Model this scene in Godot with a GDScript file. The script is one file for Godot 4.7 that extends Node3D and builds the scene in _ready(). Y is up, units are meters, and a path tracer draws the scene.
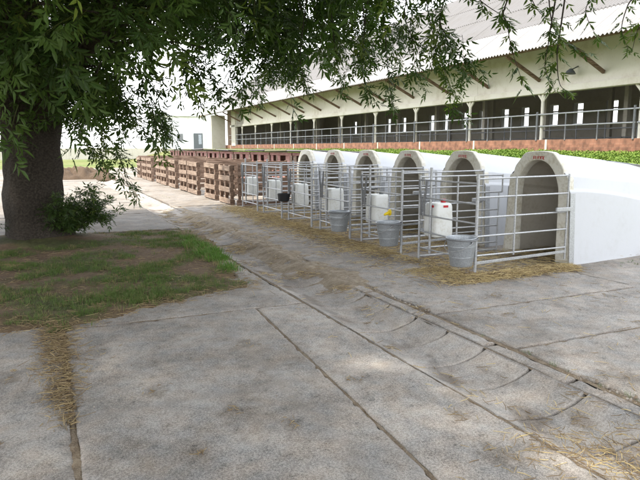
extends Node3D

# ------------------------------------------------------------------ helpers
var rng := RandomNumberGenerator.new()
var M := {}
var taken := {}
var nz := FastNoiseLite.new()      # metre-scale noise
var nf := FastNoiseLite.new()      # fine noise
var boxes := {}
var crowns := []

class Acc:
	var v := PackedVector3Array()
	var n := PackedVector3Array()
	var c := PackedColorArray()
	var ix := PackedInt32Array()
	func grid(P: PackedVector3Array, nu: int, nv: int, C: PackedColorArray = PackedColorArray(), closed := false, flip := false) -> void:
		# nu rows of nv points
		var b := v.size()
		var N := PackedVector3Array()
		N.resize(P.size())
		for i in nu - 1:
			for j in nv - 1:
				var a := i * nv + j
				var d1 := P[a + nv + 1] - P[a]
				var d2 := P[a + 1] - P[a + nv]
				var fn := d1.cross(d2)
				if flip: fn = -fn
				N[a] += fn; N[a + 1] += fn; N[a + nv] += fn; N[a + nv + 1] += fn
				if flip:
					ix.append_array(PackedInt32Array([b + a, b + a + nv, b + a + 1, b + a + 1, b + a + nv, b + a + nv + 1]))
				else:
					ix.append_array(PackedInt32Array([b + a, b + a + 1, b + a + nv, b + a + 1, b + a + nv + 1, b + a + nv]))
		if closed:
			for i in nu:
				var s := N[i * nv] + N[i * nv + nv - 1]
				N[i * nv] = s; N[i * nv + nv - 1] = s
		for k in N.size():
			N[k] = N[k].normalized() if N[k].length_squared() > 1e-20 else Vector3.UP
		v.append_array(P); n.append_array(N)
		if C.size() == P.size(): c.append_array(C)
		else:
			for k in P.size(): c.append(Color.WHITE)
	func tri(a: Vector3, b2: Vector3, c2: Vector3, col := Color.WHITE) -> void:
		var b := v.size()
		var fn := (c2 - a).cross(b2 - a).normalized()
		for p in [a, b2, c2]:
			v.append(p); n.append(fn); c.append(col)
		ix.append_array(PackedInt32Array([b, b + 1, b + 2]))
	func tri_out(a: Vector3, b2: Vector3, c2: Vector3, centre: Vector3) -> void:
		if (b2 - a).cross(c2 - a).dot((a + b2 + c2) / 3.0 - centre) > 0.0: tri(a, c2, b2)
		else: tri(a, b2, c2)
	func box(ctr: Vector3, s: Vector3, bev: float, basis := Basis()) -> void:
		var h := s * 0.5
		var e: float = minf(bev, minf(h.x, minf(h.y, h.z)) * 0.6)
		var p := func(sx, sy, sz, ax) -> Vector3:
			var q := Vector3(sx * h.x, sy * h.y, sz * h.z)
			for k in 3:
				if k != ax: q[k] -= e * [sx, sy, sz][k]
			return ctr + basis * q
		for ax in 3:
			for sg in [-1, 1]:
				var cs := []
				for uv in [[-1, -1], [1, -1], [1, 1], [-1, 1]]:
					var w := [0, 0, 0]
					w[ax] = sg; w[(ax + 1) % 3] = uv[0]; w[(ax + 2) % 3] = uv[1]
					cs.append(p.call(w[0], w[1], w[2], ax))
				tri_out(cs[0], cs[1], cs[2], ctr); tri_out(cs[0], cs[2], cs[3], ctr)
		for ax in 3:                                  # edges along axis ax
			var u := (ax + 1) % 3
			var w2 := (ax + 2) % 3
			for su in [-1, 1]:
				for sw in [-1, 1]:
					var q := []
					for sa in [-1, 1]:
						var w := [0, 0, 0]
						w[ax] = sa; w[u] = su; w[w2] = sw
						q.append(p.call(w[0], w[1], w[2], u)); q.append(p.call(w[0], w[1], w[2], w2))
					tri_out(q[0], q[1], q[2], ctr); tri_out(q[1], q[3], q[2], ctr)
		for sx in [-1, 1]:
			for sy in [-1, 1]:
				for sz in [-1, 1]:
					tri_out(p.call(sx, sy, sz, 0), p.call(sx, sy, sz, 1), p.call(sx, sy, sz, 2), ctr)
	func tube(pts: Array, rad: Array, sides: int, cap := true, wob := 0.0, noise: FastNoiseLite = null, col := Color.WHITE) -> void:
		var P := PackedVector3Array()
		var C := PackedColorArray()
		var up := Vector3(0.31, 0.2, 0.93)
		var last := Vector3.ZERO
		for i in pts.size():
			var d: Vector3
			if i == 0: d = pts[1] - pts[0]
			elif i == pts.size() - 1: d = pts[i] - pts[i - 1]
			else: d = (pts[i + 1] - pts[i]).normalized() + (pts[i] - pts[i - 1]).normalized()
			d = d.normalized()
			if i == 0 and absf(d.dot(up)) > 0.95: up = Vector3.RIGHT
			var s := d.cross(up).normalized()
			up = s.cross(d).normalized()
			for j in sides + 1:
				var a := TAU * j / sides
				var r: float = rad[i] if i < rad.size() else rad[-1]
				var dirv := s * cos(a) + up * sin(a)
				if noise:
					var q: Vector3 = (pts[i] as Vector3) + dirv * r
					if j == sides: q = pts[i] + (s * cos(0.0) + up * sin(0.0)) * r
					r *= 1.0 + wob * noise.get_noise_3dv(q * Vector3(1, 0.45, 1))
				P.append(pts[i] + dirv * r); C.append(col)
		grid(P, pts.size(), sides + 1, C, true, false)
		if cap:
			for e in [0, pts.size() - 1]:
				for j in sides:
					var a := P[e * (sides + 1) + j]
					var b := P[e * (sides + 1) + j + 1]
					tri_out(pts[e], a, b, pts[1] if e == 0 else pts[e - 1])
					for k in 3: c[c.size() - 1 - k] = col
	func commit() -> ArrayMesh:
		var m := ArrayMesh.new()
		var a := []
		a.resize(Mesh.ARRAY_MAX)
		a[Mesh.ARRAY_VERTEX] = v; a[Mesh.ARRAY_NORMAL] = n; a[Mesh.ARRAY_COLOR] = c; a[Mesh.ARRAY_INDEX] = ix
		m.add_surface_from_arrays(Mesh.PRIMITIVE_TRIANGLES, a)
		return m

func lin(r: float, g: float, b: float) -> Color:
	return Color(r, g, b).linear_to_srgb()

func numbered(parent: Node, called: String) -> String:
	var k := str(parent.get_instance_id()) + called
	var i: int = taken.get(k, 0)
	taken[k] = i + 1
	return called if i == 0 else "%s_%03d" % [called, i]

func put(called: String, mesh: Mesh, mat: Material, parent: Node = self, at := Vector3.ZERO, basis := Basis()) -> MeshInstance3D:
	var o := MeshInstance3D.new()
	o.name = numbered(parent, called)
	o.mesh = mesh
	o.material_override = mat
	o.transform = Transform3D(basis, at)
	parent.add_child(o, true)
	return o

func tag(o: Node, label: String, category := "", group := "", kind := "") -> Node:
	if label: o.set_meta("label", label)
	if category: o.set_meta("category", category)
	if group: o.set_meta("group", group)
	if kind: o.set_meta("kind", kind)
	return o

func thing(called: String, at: Vector3, label: String, category: String, group := "", turn := 0.0) -> Node3D:
	var o := Node3D.new()
	o.name = numbered(self, called)
	o.position = at
	o.rotation.y = turn
	add_child(o, true)
	tag(o, label, category, group)
	return o

func pivot(called: String, parent: Node, at := Vector3.ZERO) -> Node3D:
	var o := Node3D.new()
	o.name = numbered(parent, called)
	o.position = at
	parent.add_child(o, true)
	return o

func bx(s: Vector3, bev := 0.006) -> ArrayMesh:
	var k := str(s.snappedf(0.001)) + str(bev)
	if not boxes.has(k):
		var a := Acc.new()
		a.box(Vector3.ZERO, s, bev)
		boxes[k] = a.commit()
	return boxes[k]

func rod(p: Vector3, q: Vector3, r: float, sides := 10) -> ArrayMesh:
	var a := Acc.new()
	a.tube([p, q], [r, r], sides)
	return a.commit()

func smooth_path(pts: Array, per := 4) -> Array:
	var cv := Curve3D.new()
	for i in pts.size():
		var t: Vector3 = (pts[mini(i + 1, pts.size() - 1)] - pts[maxi(i - 1, 0)]) / 6.0
		cv.add_point(pts[i], -t, t)
	var out := []
	for i in pts.size() - 1:
		for k in per: out.append(cv.sample(i, float(k) / per))
	out.append(pts[-1])
	return out

func noise(freq: float, s: int, octaves := 4) -> FastNoiseLite:
	var n := FastNoiseLite.new()
	n.noise_type = FastNoiseLite.TYPE_SIMPLEX_SMOOTH
	n.frequency = freq; n.seed = s; n.fractal_octaves = octaves
	return n

func nimg(w: int, h: int, freq: float, s: int, octaves: int, to_w := 0, to_h := 0) -> PackedByteArray:
	var im := noise(freq, s, octaves).get_seamless_image(w, h)
	im.convert(Image.FORMAT_L8)
	if to_w: im.resize(to_w, to_h, Image.INTERPOLATE_CUBIC)
	return im.get_data()

# layers: [[bytes, weight], ...]; ramp in linear colours over 0..1
func ramp_tex(size: int, layers: Array, stops: Array, cols: Array) -> ImageTexture:
	var lut := PackedByteArray()
	for i in 256:
		var t := i / 255.0
		var k := 0
		while k < stops.size() - 2 and t > stops[k + 1]: k += 1
		var f := clampf((t - stops[k]) / (stops[k + 1] - stops[k]), 0, 1)
		var c: Color = (cols[k] as Color).lerp(cols[k + 1], f).linear_to_srgb()
		lut.append(int(clampf(c.r, 0, 1) * 255)); lut.append(int(clampf(c.g, 0, 1) * 255)); lut.append(int(clampf(c.b, 0, 1) * 255))
	var out := PackedByteArray()
	out.resize(size * size * 3)
	for p in size * size:
		var s := 0.0
		for l in layers: s += l[0][p] * l[1]
		var t := clampi(int(s), 0, 255) * 3
		out[p * 3] = lut[t]; out[p * 3 + 1] = lut[t + 1]; out[p * 3 + 2] = lut[t + 2]
	return ImageTexture.create_from_image(Image.create_from_data(size, size, false, Image.FORMAT_RGB8, out))

func grey_tex(size: int, layers: Array) -> ImageTexture:
	return ramp_tex(size, layers, [0.0, 1.0], [Color(0, 0, 0), Color(1, 1, 1)])

func mat(col: Color, rough: float, tex: Texture2D = null, scale := 1.0, bump: Texture2D = null, bump_cm := 0.0, metallic := 0.0, world := true) -> StandardMaterial3D:
	var m := StandardMaterial3D.new()
	m.albedo_color = col
	m.roughness = rough
	m.metallic = metallic
	m.metallic_specular = 0.4
	m.uv1_triplanar = true
	m.uv1_world_triplanar = world
	m.uv1_scale = Vector3.ONE * scale
	if tex: m.albedo_texture = tex
	if bump:
		m.heightmap_enabled = true
		m.heightmap_texture = bump
		m.heightmap_scale = bump_cm
	return m

func multi(called: String, mesh: Mesh, material: Material, xf: Array, cols: Array, parent: Node = self) -> MultiMeshInstance3D:
	var mm := MultiMesh.new()
	mm.transform_format = MultiMesh.TRANSFORM_3D
	mm.use_colors = true
	mm.mesh = mesh
	mm.instance_count = xf.size()
	for i in xf.size():
		mm.set_instance_transform(i, xf[i])
		mm.set_instance_color(i, cols[i])
	var o := MultiMeshInstance3D.new()
	o.name = numbered(parent, called)
	o.multimesh = mm
	o.material_override = material
	parent.add_child(o, true)
	return o

# ------------------------------------------------------------------ materials
func make_materials() -> void:
	var lo := nimg(512, 512, 0.006, 11, 4)
	var mid := nimg(512, 512, 0.03, 12, 4)
	var hi := nimg(512, 512, 0.16, 13, 3)
	var grain := nimg(32, 512, 0.07, 14, 4, 512, 512)
	var grain2 := nimg(128, 512, 0.03, 15, 3, 512, 512)
	# concrete: cement grey, mottled, with grit and pale aggregate
	var S := 1024
	var a := nimg(S, S, 0.004, 21, 5)
	var b := nimg(S, S, 0.022, 22, 4)
	var c := nimg(S, S, 0.11, 23, 3)
	var d := nimg(S, S, 0.3, 24, 2)
	var e := nimg(S, S, 0.009, 25, 5)
	var out := PackedByteArray(); out.resize(S * S * 3)
	var hgt := PackedByteArray(); hgt.resize(S * S)
	for p in S * S:
		var v := 0.84 + (a[p] - 128) * 0.0008 + (b[p] - 128) * 0.0006 + (c[p] - 128) * 0.0012 + (d[p] - 128) * 0.0018
		var w := (e[p] - 128) * 0.0002
		var crack := absf(float(e[p]) - 128.0 + (c[p] - 128) * 0.05)
		if d[p] > 206: v += 0.11                       # pale aggregate
		elif d[p] < 50: v -= 0.12                       # pits
		if b[p] < 55: v -= (55 - b[p]) * 0.003          # dirty patches
		out[p * 3] = clampi(int((v + w) * 255), 0, 255)
		out[p * 3 + 1] = clampi(int(v * 252), 0, 255)
		out[p * 3 + 2] = clampi(int((v - w) * 250), 0, 255)
		hgt[p] = clampi(int(128 + (c[p] - 128) * 0.4 + (d[p] - 128) * 0.5 + (b[p] - 128) * 0.25), 0, 255)
	var conc := ImageTexture.create_from_image(Image.create_from_data(S, S, false, Image.FORMAT_RGB8, out))
	var conc_h := ImageTexture.create_from_image(Image.create_from_data(S, S, false, Image.FORMAT_L8, hgt))
	M.concrete = mat(Color.WHITE, 0.9, conc, 0.42, conc_h, 0.2)
	M.concrete.vertex_color_use_as_albedo = true
	M.soil = mat(Color.WHITE, 0.97, ramp_tex(512, [[lo, 0.25], [mid, 0.4], [hi, 0.4]], [0.0, 0.45, 0.7, 1.0],
		[Color(0.3, 0.25, 0.2), Color(0.7, 0.62, 0.52), Color(1, 0.95, 0.85), Color(1, 1, 0.95)]), 0.9, grey_tex(512, [[mid, 0.5], [hi, 0.5]]), 2.0)
	M.soil.vertex_color_use_as_albedo = true
	var wood := ramp_tex(512, [[grain, 0.55], [grain2, 0.3], [lo, 0.2]], [0.0, 0.4, 0.62, 1.0],
		[Color(0.05, 0.03, 0.02), Color(0.14, 0.09, 0.063), Color(0.24, 0.165, 0.12), Color(0.36, 0.27, 0.21)])
	var wood_h := grey_tex(512, [[grain, 0.7], [hi, 0.25]])
	M.wood = mat(Color.WHITE, 0.85, wood, 0.7, wood_h, 0.5)
	M.wood_pale = mat(Color.WHITE, 0.85, ramp_tex(512, [[grain, 0.5], [grain2, 0.3], [lo, 0.25]], [0.0, 0.4, 0.65, 1.0],
		[Color(0.06, 0.04, 0.028), Color(0.15, 0.105, 0.076), Color(0.24, 0.18, 0.138), Color(0.36, 0.29, 0.235)]), 0.7, wood_h, 0.5)
	M.wood_red = mat(Color.WHITE, 0.8, ramp_tex(512, [[grain, 0.5], [lo, 0.3], [hi, 0.25]], [0.0, 0.35, 0.6, 1.0],
		[Color(0.08, 0.035, 0.03), Color(0.19, 0.085, 0.075), Color(0.28, 0.15, 0.13), Color(0.36, 0.25, 0.21)]), 0.7, wood_h, 0.4)
	var stain := ramp_tex(512, [[lo, 0.45], [mid, 0.35], [hi, 0.25]], [0.0, 0.3, 0.5, 1.0],
		[Color(0.62, 0.57, 0.48), Color(0.86, 0.84, 0.79), Color(0.97, 0.97, 0.96), Color(1, 1, 1)])
	var soft := ramp_tex(512, [[lo, 0.45], [mid, 0.35], [hi, 0.25]], [0.0, 0.3, 0.5, 1.0],
		[Color(0.84, 0.81, 0.75), Color(0.94, 0.935, 0.92), Color(0.985, 0.985, 0.98), Color(1, 1, 1)])
	M.plastic = mat(lin(0.49, 0.5, 0.525), 0.42, soft, 0.6, grey_tex(512, [[mid, 0.6], [lo, 0.4]]), 0.12)
	M.plastic_frame = mat(lin(0.66, 0.645, 0.595), 0.55, ramp_tex(512, [[lo, 0.4], [mid, 0.4], [hi, 0.3]], [0.0, 0.38, 0.6, 1.0],
		[Color(0.45, 0.38, 0.28), Color(0.75, 0.71, 0.62), Color(0.98, 0.97, 0.94), Color(1, 1, 1)]), 1.3, grey_tex(512, [[hi, 1.0]]), 0.05)
	M.plastic_inner = mat(lin(0.6, 0.56, 0.49), 0.7, stain, 1.1)
	for k in ["plastic", "plastic_inner"]:
		M[k].backlight_enabled = true
		M[k].backlight = Color(0.14, 0.135, 0.125)
	M.red_print = mat(lin(0.42, 0.025, 0.03), 0.5)
	M.jug = mat(lin(0.7, 0.71, 0.7), 0.4, stain, 1.7)
	M.jug.backlight_enabled = true
	M.jug.backlight = Color(0.4, 0.4, 0.38)
	var spangle := ramp_tex(512, [[mid, 0.5], [hi, 0.4], [lo, 0.15]], [0.0, 0.4, 0.6, 1.0],
		[Color(0.17, 0.17, 0.17), Color(0.3, 0.305, 0.31), Color(0.41, 0.42, 0.435), Color(0.54, 0.55, 0.56)])
	M.zinc = mat(Color.WHITE, 0.45, spangle, 3.0, null, 0.0, 0.55)
	M.zinc_dull = mat(lin(0.5, 0.5, 0.5), 0.6, spangle, 2.0, null, 0.0, 0.3)
	M.bucket = mat(lin(0.93, 0.97, 1.0), 0.4, spangle, 4.0, grey_tex(512, [[mid, 0.7], [hi, 0.3]]), 0.1, 0.6)
	M.black_rubber = mat(lin(0.02, 0.02, 0.022), 0.6, null, 1.0)
	M.grey_rubber = mat(lin(0.11, 0.12, 0.13), 0.65, stain, 3.0)
	M.yellow_rubber = mat(lin(0.75, 0.55, 0.02), 0.5)
	M.plaster = mat(lin(0.68, 0.645, 0.575), 0.9, ramp_tex(512, [[lo, 0.5], [mid, 0.35], [hi, 0.2]], [0.0, 0.35, 0.55, 1.0],
		[Color(0.62, 0.58, 0.5), Color(0.87, 0.85, 0.8), Color(0.98, 0.98, 0.96), Color(1, 1, 1)]), 0.13, grey_tex(512, [[hi, 1.0]]), 0.2)
	M.plaster_white = mat(lin(0.75, 0.76, 0.78), 0.9, stain, 0.12)
	M.concrete_post = mat(lin(0.5, 0.47, 0.41), 0.9, stain, 0.5)
	var bh := 512
	var bt := PackedByteArray(); bt.resize(bh * bh * 3)
	for y in bh:                                      # terracotta blocks, courses too fine to tell apart from here
		for x in bh:
			var p := y * bh + x
			var course := y / 64
			var jx := (x + (64 if course % 2 else 0)) % 128
			var v := 0.78 + (lo[p] - 128) * 0.0012 + (hi[p] - 128) * 0.0012 + float((course * 37 + ((x + (64 if course % 2 else 0)) / 128) * 53) % 17 - 8) * 0.009
			var joint := y % 64 < 5 or jx < 5
			bt[p * 3] = clampi(int(v * (144 if joint else 146)), 0, 255)
			bt[p * 3 + 1] = clampi(int(v * (114 if joint else 105)), 0, 255)
			bt[p * 3 + 2] = clampi(int(v * (96 if joint else 85)), 0, 255)
	M.terracotta = mat(Color.WHITE, 0.9, ImageTexture.create_from_image(Image.create_from_data(bh, bh, false, Image.FORMAT_RGB8, bt)), 0.9)
	M.roof_white = mat(lin(0.2, 0.197, 0.2), 0.75, stain, 0.35)
	M.roof_grey = mat(lin(0.13, 0.127, 0.13), 0.9, stain, 0.23)
	M.roof_mossy = mat(lin(0.16, 0.17, 0.1), 0.95, stain, 0.5)
	M.bark = mat(Color.WHITE, 0.95, ramp_tex(512, [[grain, 0.0], [mid, 0.5], [hi, 0.5]], [0.0, 0.4, 0.6, 1.0],
		[Color(0.012, 0.01, 0.008), Color(0.032, 0.026, 0.02), Color(0.065, 0.053, 0.042), Color(0.12, 0.1, 0.08)]), 1.5, grey_tex(512, [[mid, 0.7], [hi, 0.3]]), 5.0)
	M.leaf = StandardMaterial3D.new()
	M.leaf.vertex_color_use_as_albedo = true
	M.leaf.roughness = 0.5
	M.leaf.metallic_specular = 0.35
	M.leaf.cull_mode = BaseMaterial3D.CULL_DISABLED
	M.leaf.backlight_enabled = true
	M.leaf.backlight = Color(0.62, 0.75, 0.25)
	M.grass = M.leaf.duplicate()
	M.grass.roughness = 0.7
	M.grass.backlight = Color(0.4, 0.5, 0.2)
	M.straw = StandardMaterial3D.new()
	M.straw.vertex_color_use_as_albedo = true
	M.straw.roughness = 0.75
	M.straw.cull_mode = BaseMaterial3D.CULL_DISABLED
	M.glass = StandardMaterial3D.new()
	M.glass.albedo_color = Color(0.9, 0.95, 1.0, 0.25)
	M.glass.transparency = BaseMaterial3D.TRANSPARENCY_ALPHA
	M.glass.roughness = 0.08

# ------------------------------------------------------------------ ground
const SPOTS := [[0.55, -3.65, 0.07], [0.62, -2.75, 0.06], [1.15, -2.9, 0.05], [1.75, -3.3, 0.05], [0.28, -4.6, 0.09], [1.35, -4.3, 0.08], [0.9, -3.2, 0.05], [-0.3, -4.3, 0.08], [-0.35, -3.3, 0.06],
	[2.05, -2.6, 0.06], [1.95, -2.15, 0.1], [3.4, -2.6, 0.1], [3.75, -4.1, 0.07], [4.1, -4.7, 0.06], [5.2, -4.2, 0.06], [4.6, -3.4, 0.05], [2.45, -3.2, 0.09], [2.5, -2.5, 0.09], [2.75, -2.35, 0.06]]

func ground_tint(x: float, z: float, base: float) -> Color:
	# cement, with soil ground into it in patches
	var t := nz.get_noise_2d(x * 0.55, z * 0.55) * 0.5 + nz.get_noise_2d(x * 2.3 + 40, z * 2.3) * 0.35
	var v := base * (1.3 + 0.12 * t)
	var soilv := 0.6 * smoothstep(0.22, 0.5, nz.get_noise_2d(x * 1.1 - 30, z * 1.1 + 9) + 0.3 * nf.get_noise_2d(x * 2.0, z * 2.0) + 0.22 * nf.get_noise_2d(x * 0.5, z * 0.5))
	for s in SPOTS:
		var q: float = Vector2(x - s[0], (z - s[1]) * 0.7).length() + nf.get_noise_2d(x * 3, z * 3) * s[2] * 0.9
		soilv = maxf(soilv, 1.6 * (1.0 - smoothstep(s[2] * 0.35, s[2] * 1.15, q)))
	# tracked soil along the row of pens and beside the channel
	var near_gutter := exp(-pow((x - 3.25 - 0.25 * nz.get_noise_2d(z * 0.9, 3.0)) / 0.22, 2.0)) * smoothstep(-0.2, 0.35, nz.get_noise_2d(x * 1.7, z * 1.2 + 70))
	var pens := smoothstep(3.9, 4.5, x + nz.get_noise_2d(x, z) * 0.5) * smoothstep(-4.6, -5.4, z + nz.get_noise_2d(x * 0.8, z) * 0.5) * smoothstep(-16.5, -14.5, z)
	var swept := exp(-pow((x - 0.01 - 0.03 * nf.get_noise_2d(z * 0.5, 1.0)) / 0.075, 2.0)) * smoothstep(-3.3, -3.7, z + 0.2 * nf.get_noise_2d(x, z)) * (0.9 + 0.5 * nf.get_noise_2d(x, z * 0.6))
	soilv = maxf(soilv, maxf(maxf(near_gutter * 0.8, swept * 1.3), pens * 0.7))
	if z < -6.0 and x > 2.9 and x < 4.6:
		soilv = maxf(soilv, 0.75 * smoothstep(-5.6, -7.6, z) * smoothstep(-16.0, -13.5, z) + 0.4 * nf.get_noise_2d(x * 0.6, z * 0.6) + 0.3 * nz.get_noise_2d(x, z))
	if z < -10.5: soilv = maxf(soilv, smoothstep(-10.5, -13.0, z) * clampf(0.45 + 0.9 * nz.get_noise_2d(x * 0.8 + 3, z * 0.5) + 0.5 * nf.get_noise_2d(x * 0.6, z * 0.6), 0, 1) * 0.9)
	return Color(v * 1.02, v * 0.955, v * 0.875).lerp(Color(0.18, 0.145, 0.105), clampf(soilv, 0, 1) * (0.45 if z > -10.5 else 0.7))

func slab(parent: Node, called: String, x0: float, x1: float, z0: float, z1: float, cell: float, base: float, top := 0.0, skew0 := 0.0, skew1 := 0.0, thick := 0.26) -> void:
	# x0/x1 hold at z1 (the near edge) and drift by skew per metre further away
	var xs := [0.0, 0.006, 0.025]
	var n := maxi(1, int((x1 - x0) / cell))
	for i in range(1, n): xs.append(lerpf(0.03, x1 - x0 - 0.03, float(i) / n))
	xs.append_array([x1 - x0 - 0.025, x1 - x0 - 0.006, x1 - x0])
	var zs := [z0, z0 + 0.006, z0 + 0.025]
	n = maxi(1, int((z1 - z0) / cell))
	for i in range(1, n): zs.append(lerpf(z0 + 0.03, z1 - 0.03, float(i) / n))
	zs.append_array([z1 - 0.025, z1 - 0.006, z1])
	var P := PackedVector3Array()
	var C := PackedColorArray()
	var nx := xs.size()
	var nzz := zs.size()
	var tilt := Vector2(rng.randf_range(-1, 1), rng.randf_range(-1, 1)) * 0.0015
	for i in nzz:
		var z: float = zs[i]
		for j in nx:
			var f: float = xs[j] / (x1 - x0)
			var xx := lerpf(x0 + skew0 * (z1 - z), x1 + skew1 * (z1 - z), f)
			var zz := z
			var ex := mini(j, nx - 1 - j)
			var ez := mini(i, nzz - 1 - i)
			var edge := mini(ex, ez)
			# ragged, spalled edges
			var wx := nf.get_noise_2d(zz * 0.8, x0 * 7.0 + (0 if j < nx / 2 else 50)) * 0.007
			var wz := nf.get_noise_2d(xx * 0.8, z0 * 7.0 + (0 if i < nzz / 2 else 50)) * 0.007
			if ex < 3: xx += wx
			if ez < 3: zz += wz
			var y := top + nz.get_noise_2d(xx * 1.2, zz * 1.2) * 0.007 + nf.get_noise_2d(xx, zz) * 0.002 + tilt.x * (xx - x0) + tilt.y * (zz - z0)
			if edge == 0: y -= thick
			elif edge == 1: y -= 0.006 + maxf(0.0, nf.get_noise_2d(xx * 1.5 + 9, zz * 1.5) - 0.1) * 0.03
			elif edge == 2: y -= maxf(0.0, nf.get_noise_2d(xx * 1.5 + 9, zz * 1.5) - 0.1) * 0.02
			P.append(Vector3(xx, y, zz))
			C.append(ground_tint(xx, zz, base))
	var a := Acc.new()
	a.grid(P, nzz, nx, C)
	put(called, a.commit(), M.concrete, parent)

func lawn_inside(x: float, z: float) -> float:
	# signed distance-like measure, positive inside the worn grass round the tree
	var near := -5.3
	if x > 0.3: near = lerpf(-5.3, -6.15, clampf((x - 0.3) / 1.75, 0, 1))
	var right := lerpf(2.06, 2.36, clampf((-6.6 - z) / 3.6, 0, 1))
	var w := nf.get_noise_2d(x * 0.7, z * 0.7) * 0.12 + nz.get_noise_2d(x, z) * 0.08
	return minf(minf(near - z, right - x), z + 11.17) + w * (0.4 if z < -10.6 else 1.0)

func terrain_h(x: float, z: float) -> float:
	var bank := 1.405 * smoothstep(9.1, 17.2, x)
	var y := -0.24 + bank + (nz.get_noise_2d(x * 0.2, z * 0.2) * 0.1 if x > 9.6 else 0.0)
	return y

func build_ground() -> void:
	var xs := []
	var x := -700.0
	while x < 700.0:
		xs.append(x)
		x += 0.6 if (x > 8.5 and x < 19.0) else (2.0 if absf(x) < 40 else (12.0 if absf(x) < 130 else 80.0))
	var zs := []
	var z := 500.0
	while z > -900.0:
		zs.append(z)
		z -= 1.2 if (z < 4 and z > -70) else (4.0 if absf(z) < 140 else 60.0)
	var P := PackedVector3Array()
	var C := PackedColorArray()
	for zz in zs:
		for xx in xs:
			P.append(Vector3(xx, terrain_h(xx, zz), zz))
			var g := smoothstep(-0.5, 0.5, nz.get_noise_2d(xx * 0.12, zz * 0.12))
			var col := Color(0.13, 0.1, 0.07).lerp(Color(0.1, 0.15, 0.035), 0.55 + 0.45 * g)
			if xx > 9.2: col = Color(0.12, 0.17, 0.035).lerp(Color(0.09, 0.1, 0.03), g * 0.4)
			if zz < -46: col = Color(0.1, 0.15, 0.03).lerp(Color(0.15, 0.17, 0.06), g)
			C.append(col)
	var a := Acc.new()
	a.grid(P, zs.size(), xs.size(), C, false, true)
	tag(put("ground", a.commit(), M.soil), "bare soil and grass ground of the farmyard rising to a bank", "ground", "", "structure")

	# pavement slabs
	var pave := Node3D.new(); pave.name = "pavement"; add_child(pave)
	tag(pave, "cracked grey concrete yard of cast slabs", "pavement", "", "structure")
	slab(pave, "slab", -3.2, 0.047, -5.75, -2.5, 0.045, 0.30, 0.0)
	slab(pave, "slab", -3.2, 0.04, -2.48, 1.5, 0.12, 0.32, 0.003)
	slab(pave, "slab", 0.069, 1.366, -5.28, 0.8, 0.036, 0.31, 0.002, 0.0, 0.063)
	slab(pave, "slab", 0.11, 2.2, -6.7, -5.295, 0.07, 0.32, -0.002)
	slab(pave, "slab", 1.374, 2.25, -5.28, 0.8, 0.036, 0.36, 0.0, 0.063, 0.0)
	slab(pave, "slab", 2.02, 2.25, -8.2, -5.3, 0.06, 0.34, -0.004)
	slab(pave, "slab", 2.06, 2.25, -11.2, -8.22, 0.08, 0.33, -0.006)
	# edge strip on the far side of the channel, in broken lengths
	var zz := 0.6
	while zz > -16.0:
		var l := rng.randf_range(0.7, 1.3)
		slab(pave, "edge_strip", 2.99, 3.13 + rng.randf_range(-0.01, 0.015), zz - l + 0.014, zz, 0.05, 0.34, -0.004 + rng.randf_range(-0.006, 0.004))
		zz -= l
	for r in [[-2.28, 0.8, 0.05, 0.35], [-3.34, -2.295, 0.038, 0.36], [-4.38, -3.355, 0.038, 0.33], [-6.6, -4.395, 0.045, 0.31], [-9.6, -6.615, 0.08, 0.29], [-12.6, -9.615, 0.1, 0.30], [-15.6, -12.615, 0.12, 0.31]]:
		slab(pave, "slab", 3.165, 5.82, r[0], r[1], r[2], r[3], rng.randf_range(-0.006, 0.004))
		slab(pave, "slab", 5.835, 9.3, r[0] + 0.12, r[1] + 0.12, 0.12, r[3] * 1.02, rng.randf_range(-0.008, 0.002))
	var k := -15.6
	while k > -47.0:
		slab(pave, "slab", 3.02, 6.0, k - 2.985, k - 0.012, 0.1, 0.21, rng.randf_range(-0.01, 0.01))
		slab(pave, "slab", 6.02, 9.3, k - 2.985, k - 0.012, 0.4, 0.33, rng.randf_range(-0.01, 0.01))
		k -= 3.0
	k = -11.22
	while k > -47.0:
		for q in [[-8.6, -5.72], [-5.7, -2.82], [-2.8, -0.22], [-0.2, 2.25]]:
			slab(pave, "slab", q[0], q[1], k - 2.98, k - 0.012, 0.1 if k > -20 else 0.2, 0.2, rng.randf_range(0.012, 0.03))
		k -= 3.0

	var fill := func(p: Vector2, q: Vector2, w: float) -> void:
		var n := int((q - p).length() / 0.06)
		var sd := (q - p).normalized().orthogonal() * w
		var PF := PackedVector3Array()
		var CF := PackedColorArray()
		for i in n + 1:
			var c := p.lerp(q, float(i) / n)
			for s in [-1.0, 0.0, 1.0]:
				var e: Vector2 = c + sd * s
				PF.append(Vector3(e.x, -0.006 + 0.008 * nf.get_noise_2d(e.x * 0.7, e.y * 0.7) - 0.006 * absf(s), e.y))
				CF.append(Color(0.19, 0.155, 0.12).lerp(Color(0.3, 0.265, 0.22), 0.5 + 0.5 * nf.get_noise_2d(e.x, e.y)))
		var af := Acc.new()
		af.grid(PF, n + 1, 3, CF, false, (q - p).normalized().y > 0.5 or (q - p).x > 0.5)
		put("joint_fill", af.commit(), M.soil, pave)
	fill.call(Vector2(0.057, 0.8), Vector2(0.057, -5.75), 0.03)
	fill.call(Vector2(1.37, 0.8), Vector2(1.753, -5.28), 0.016)
	fill.call(Vector2(2.256, 0.6), Vector2(2.256, -11.2), 0.014)
	fill.call(Vector2(2.98, 0.6), Vector2(2.98, -16), 0.014)
	fill.call(Vector2(3.148, 0.6), Vector2(3.148, -16), 0.026)
	fill.call(Vector2(0.0, -5.288), Vector2(2.25, -5.288), 0.014)
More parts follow.
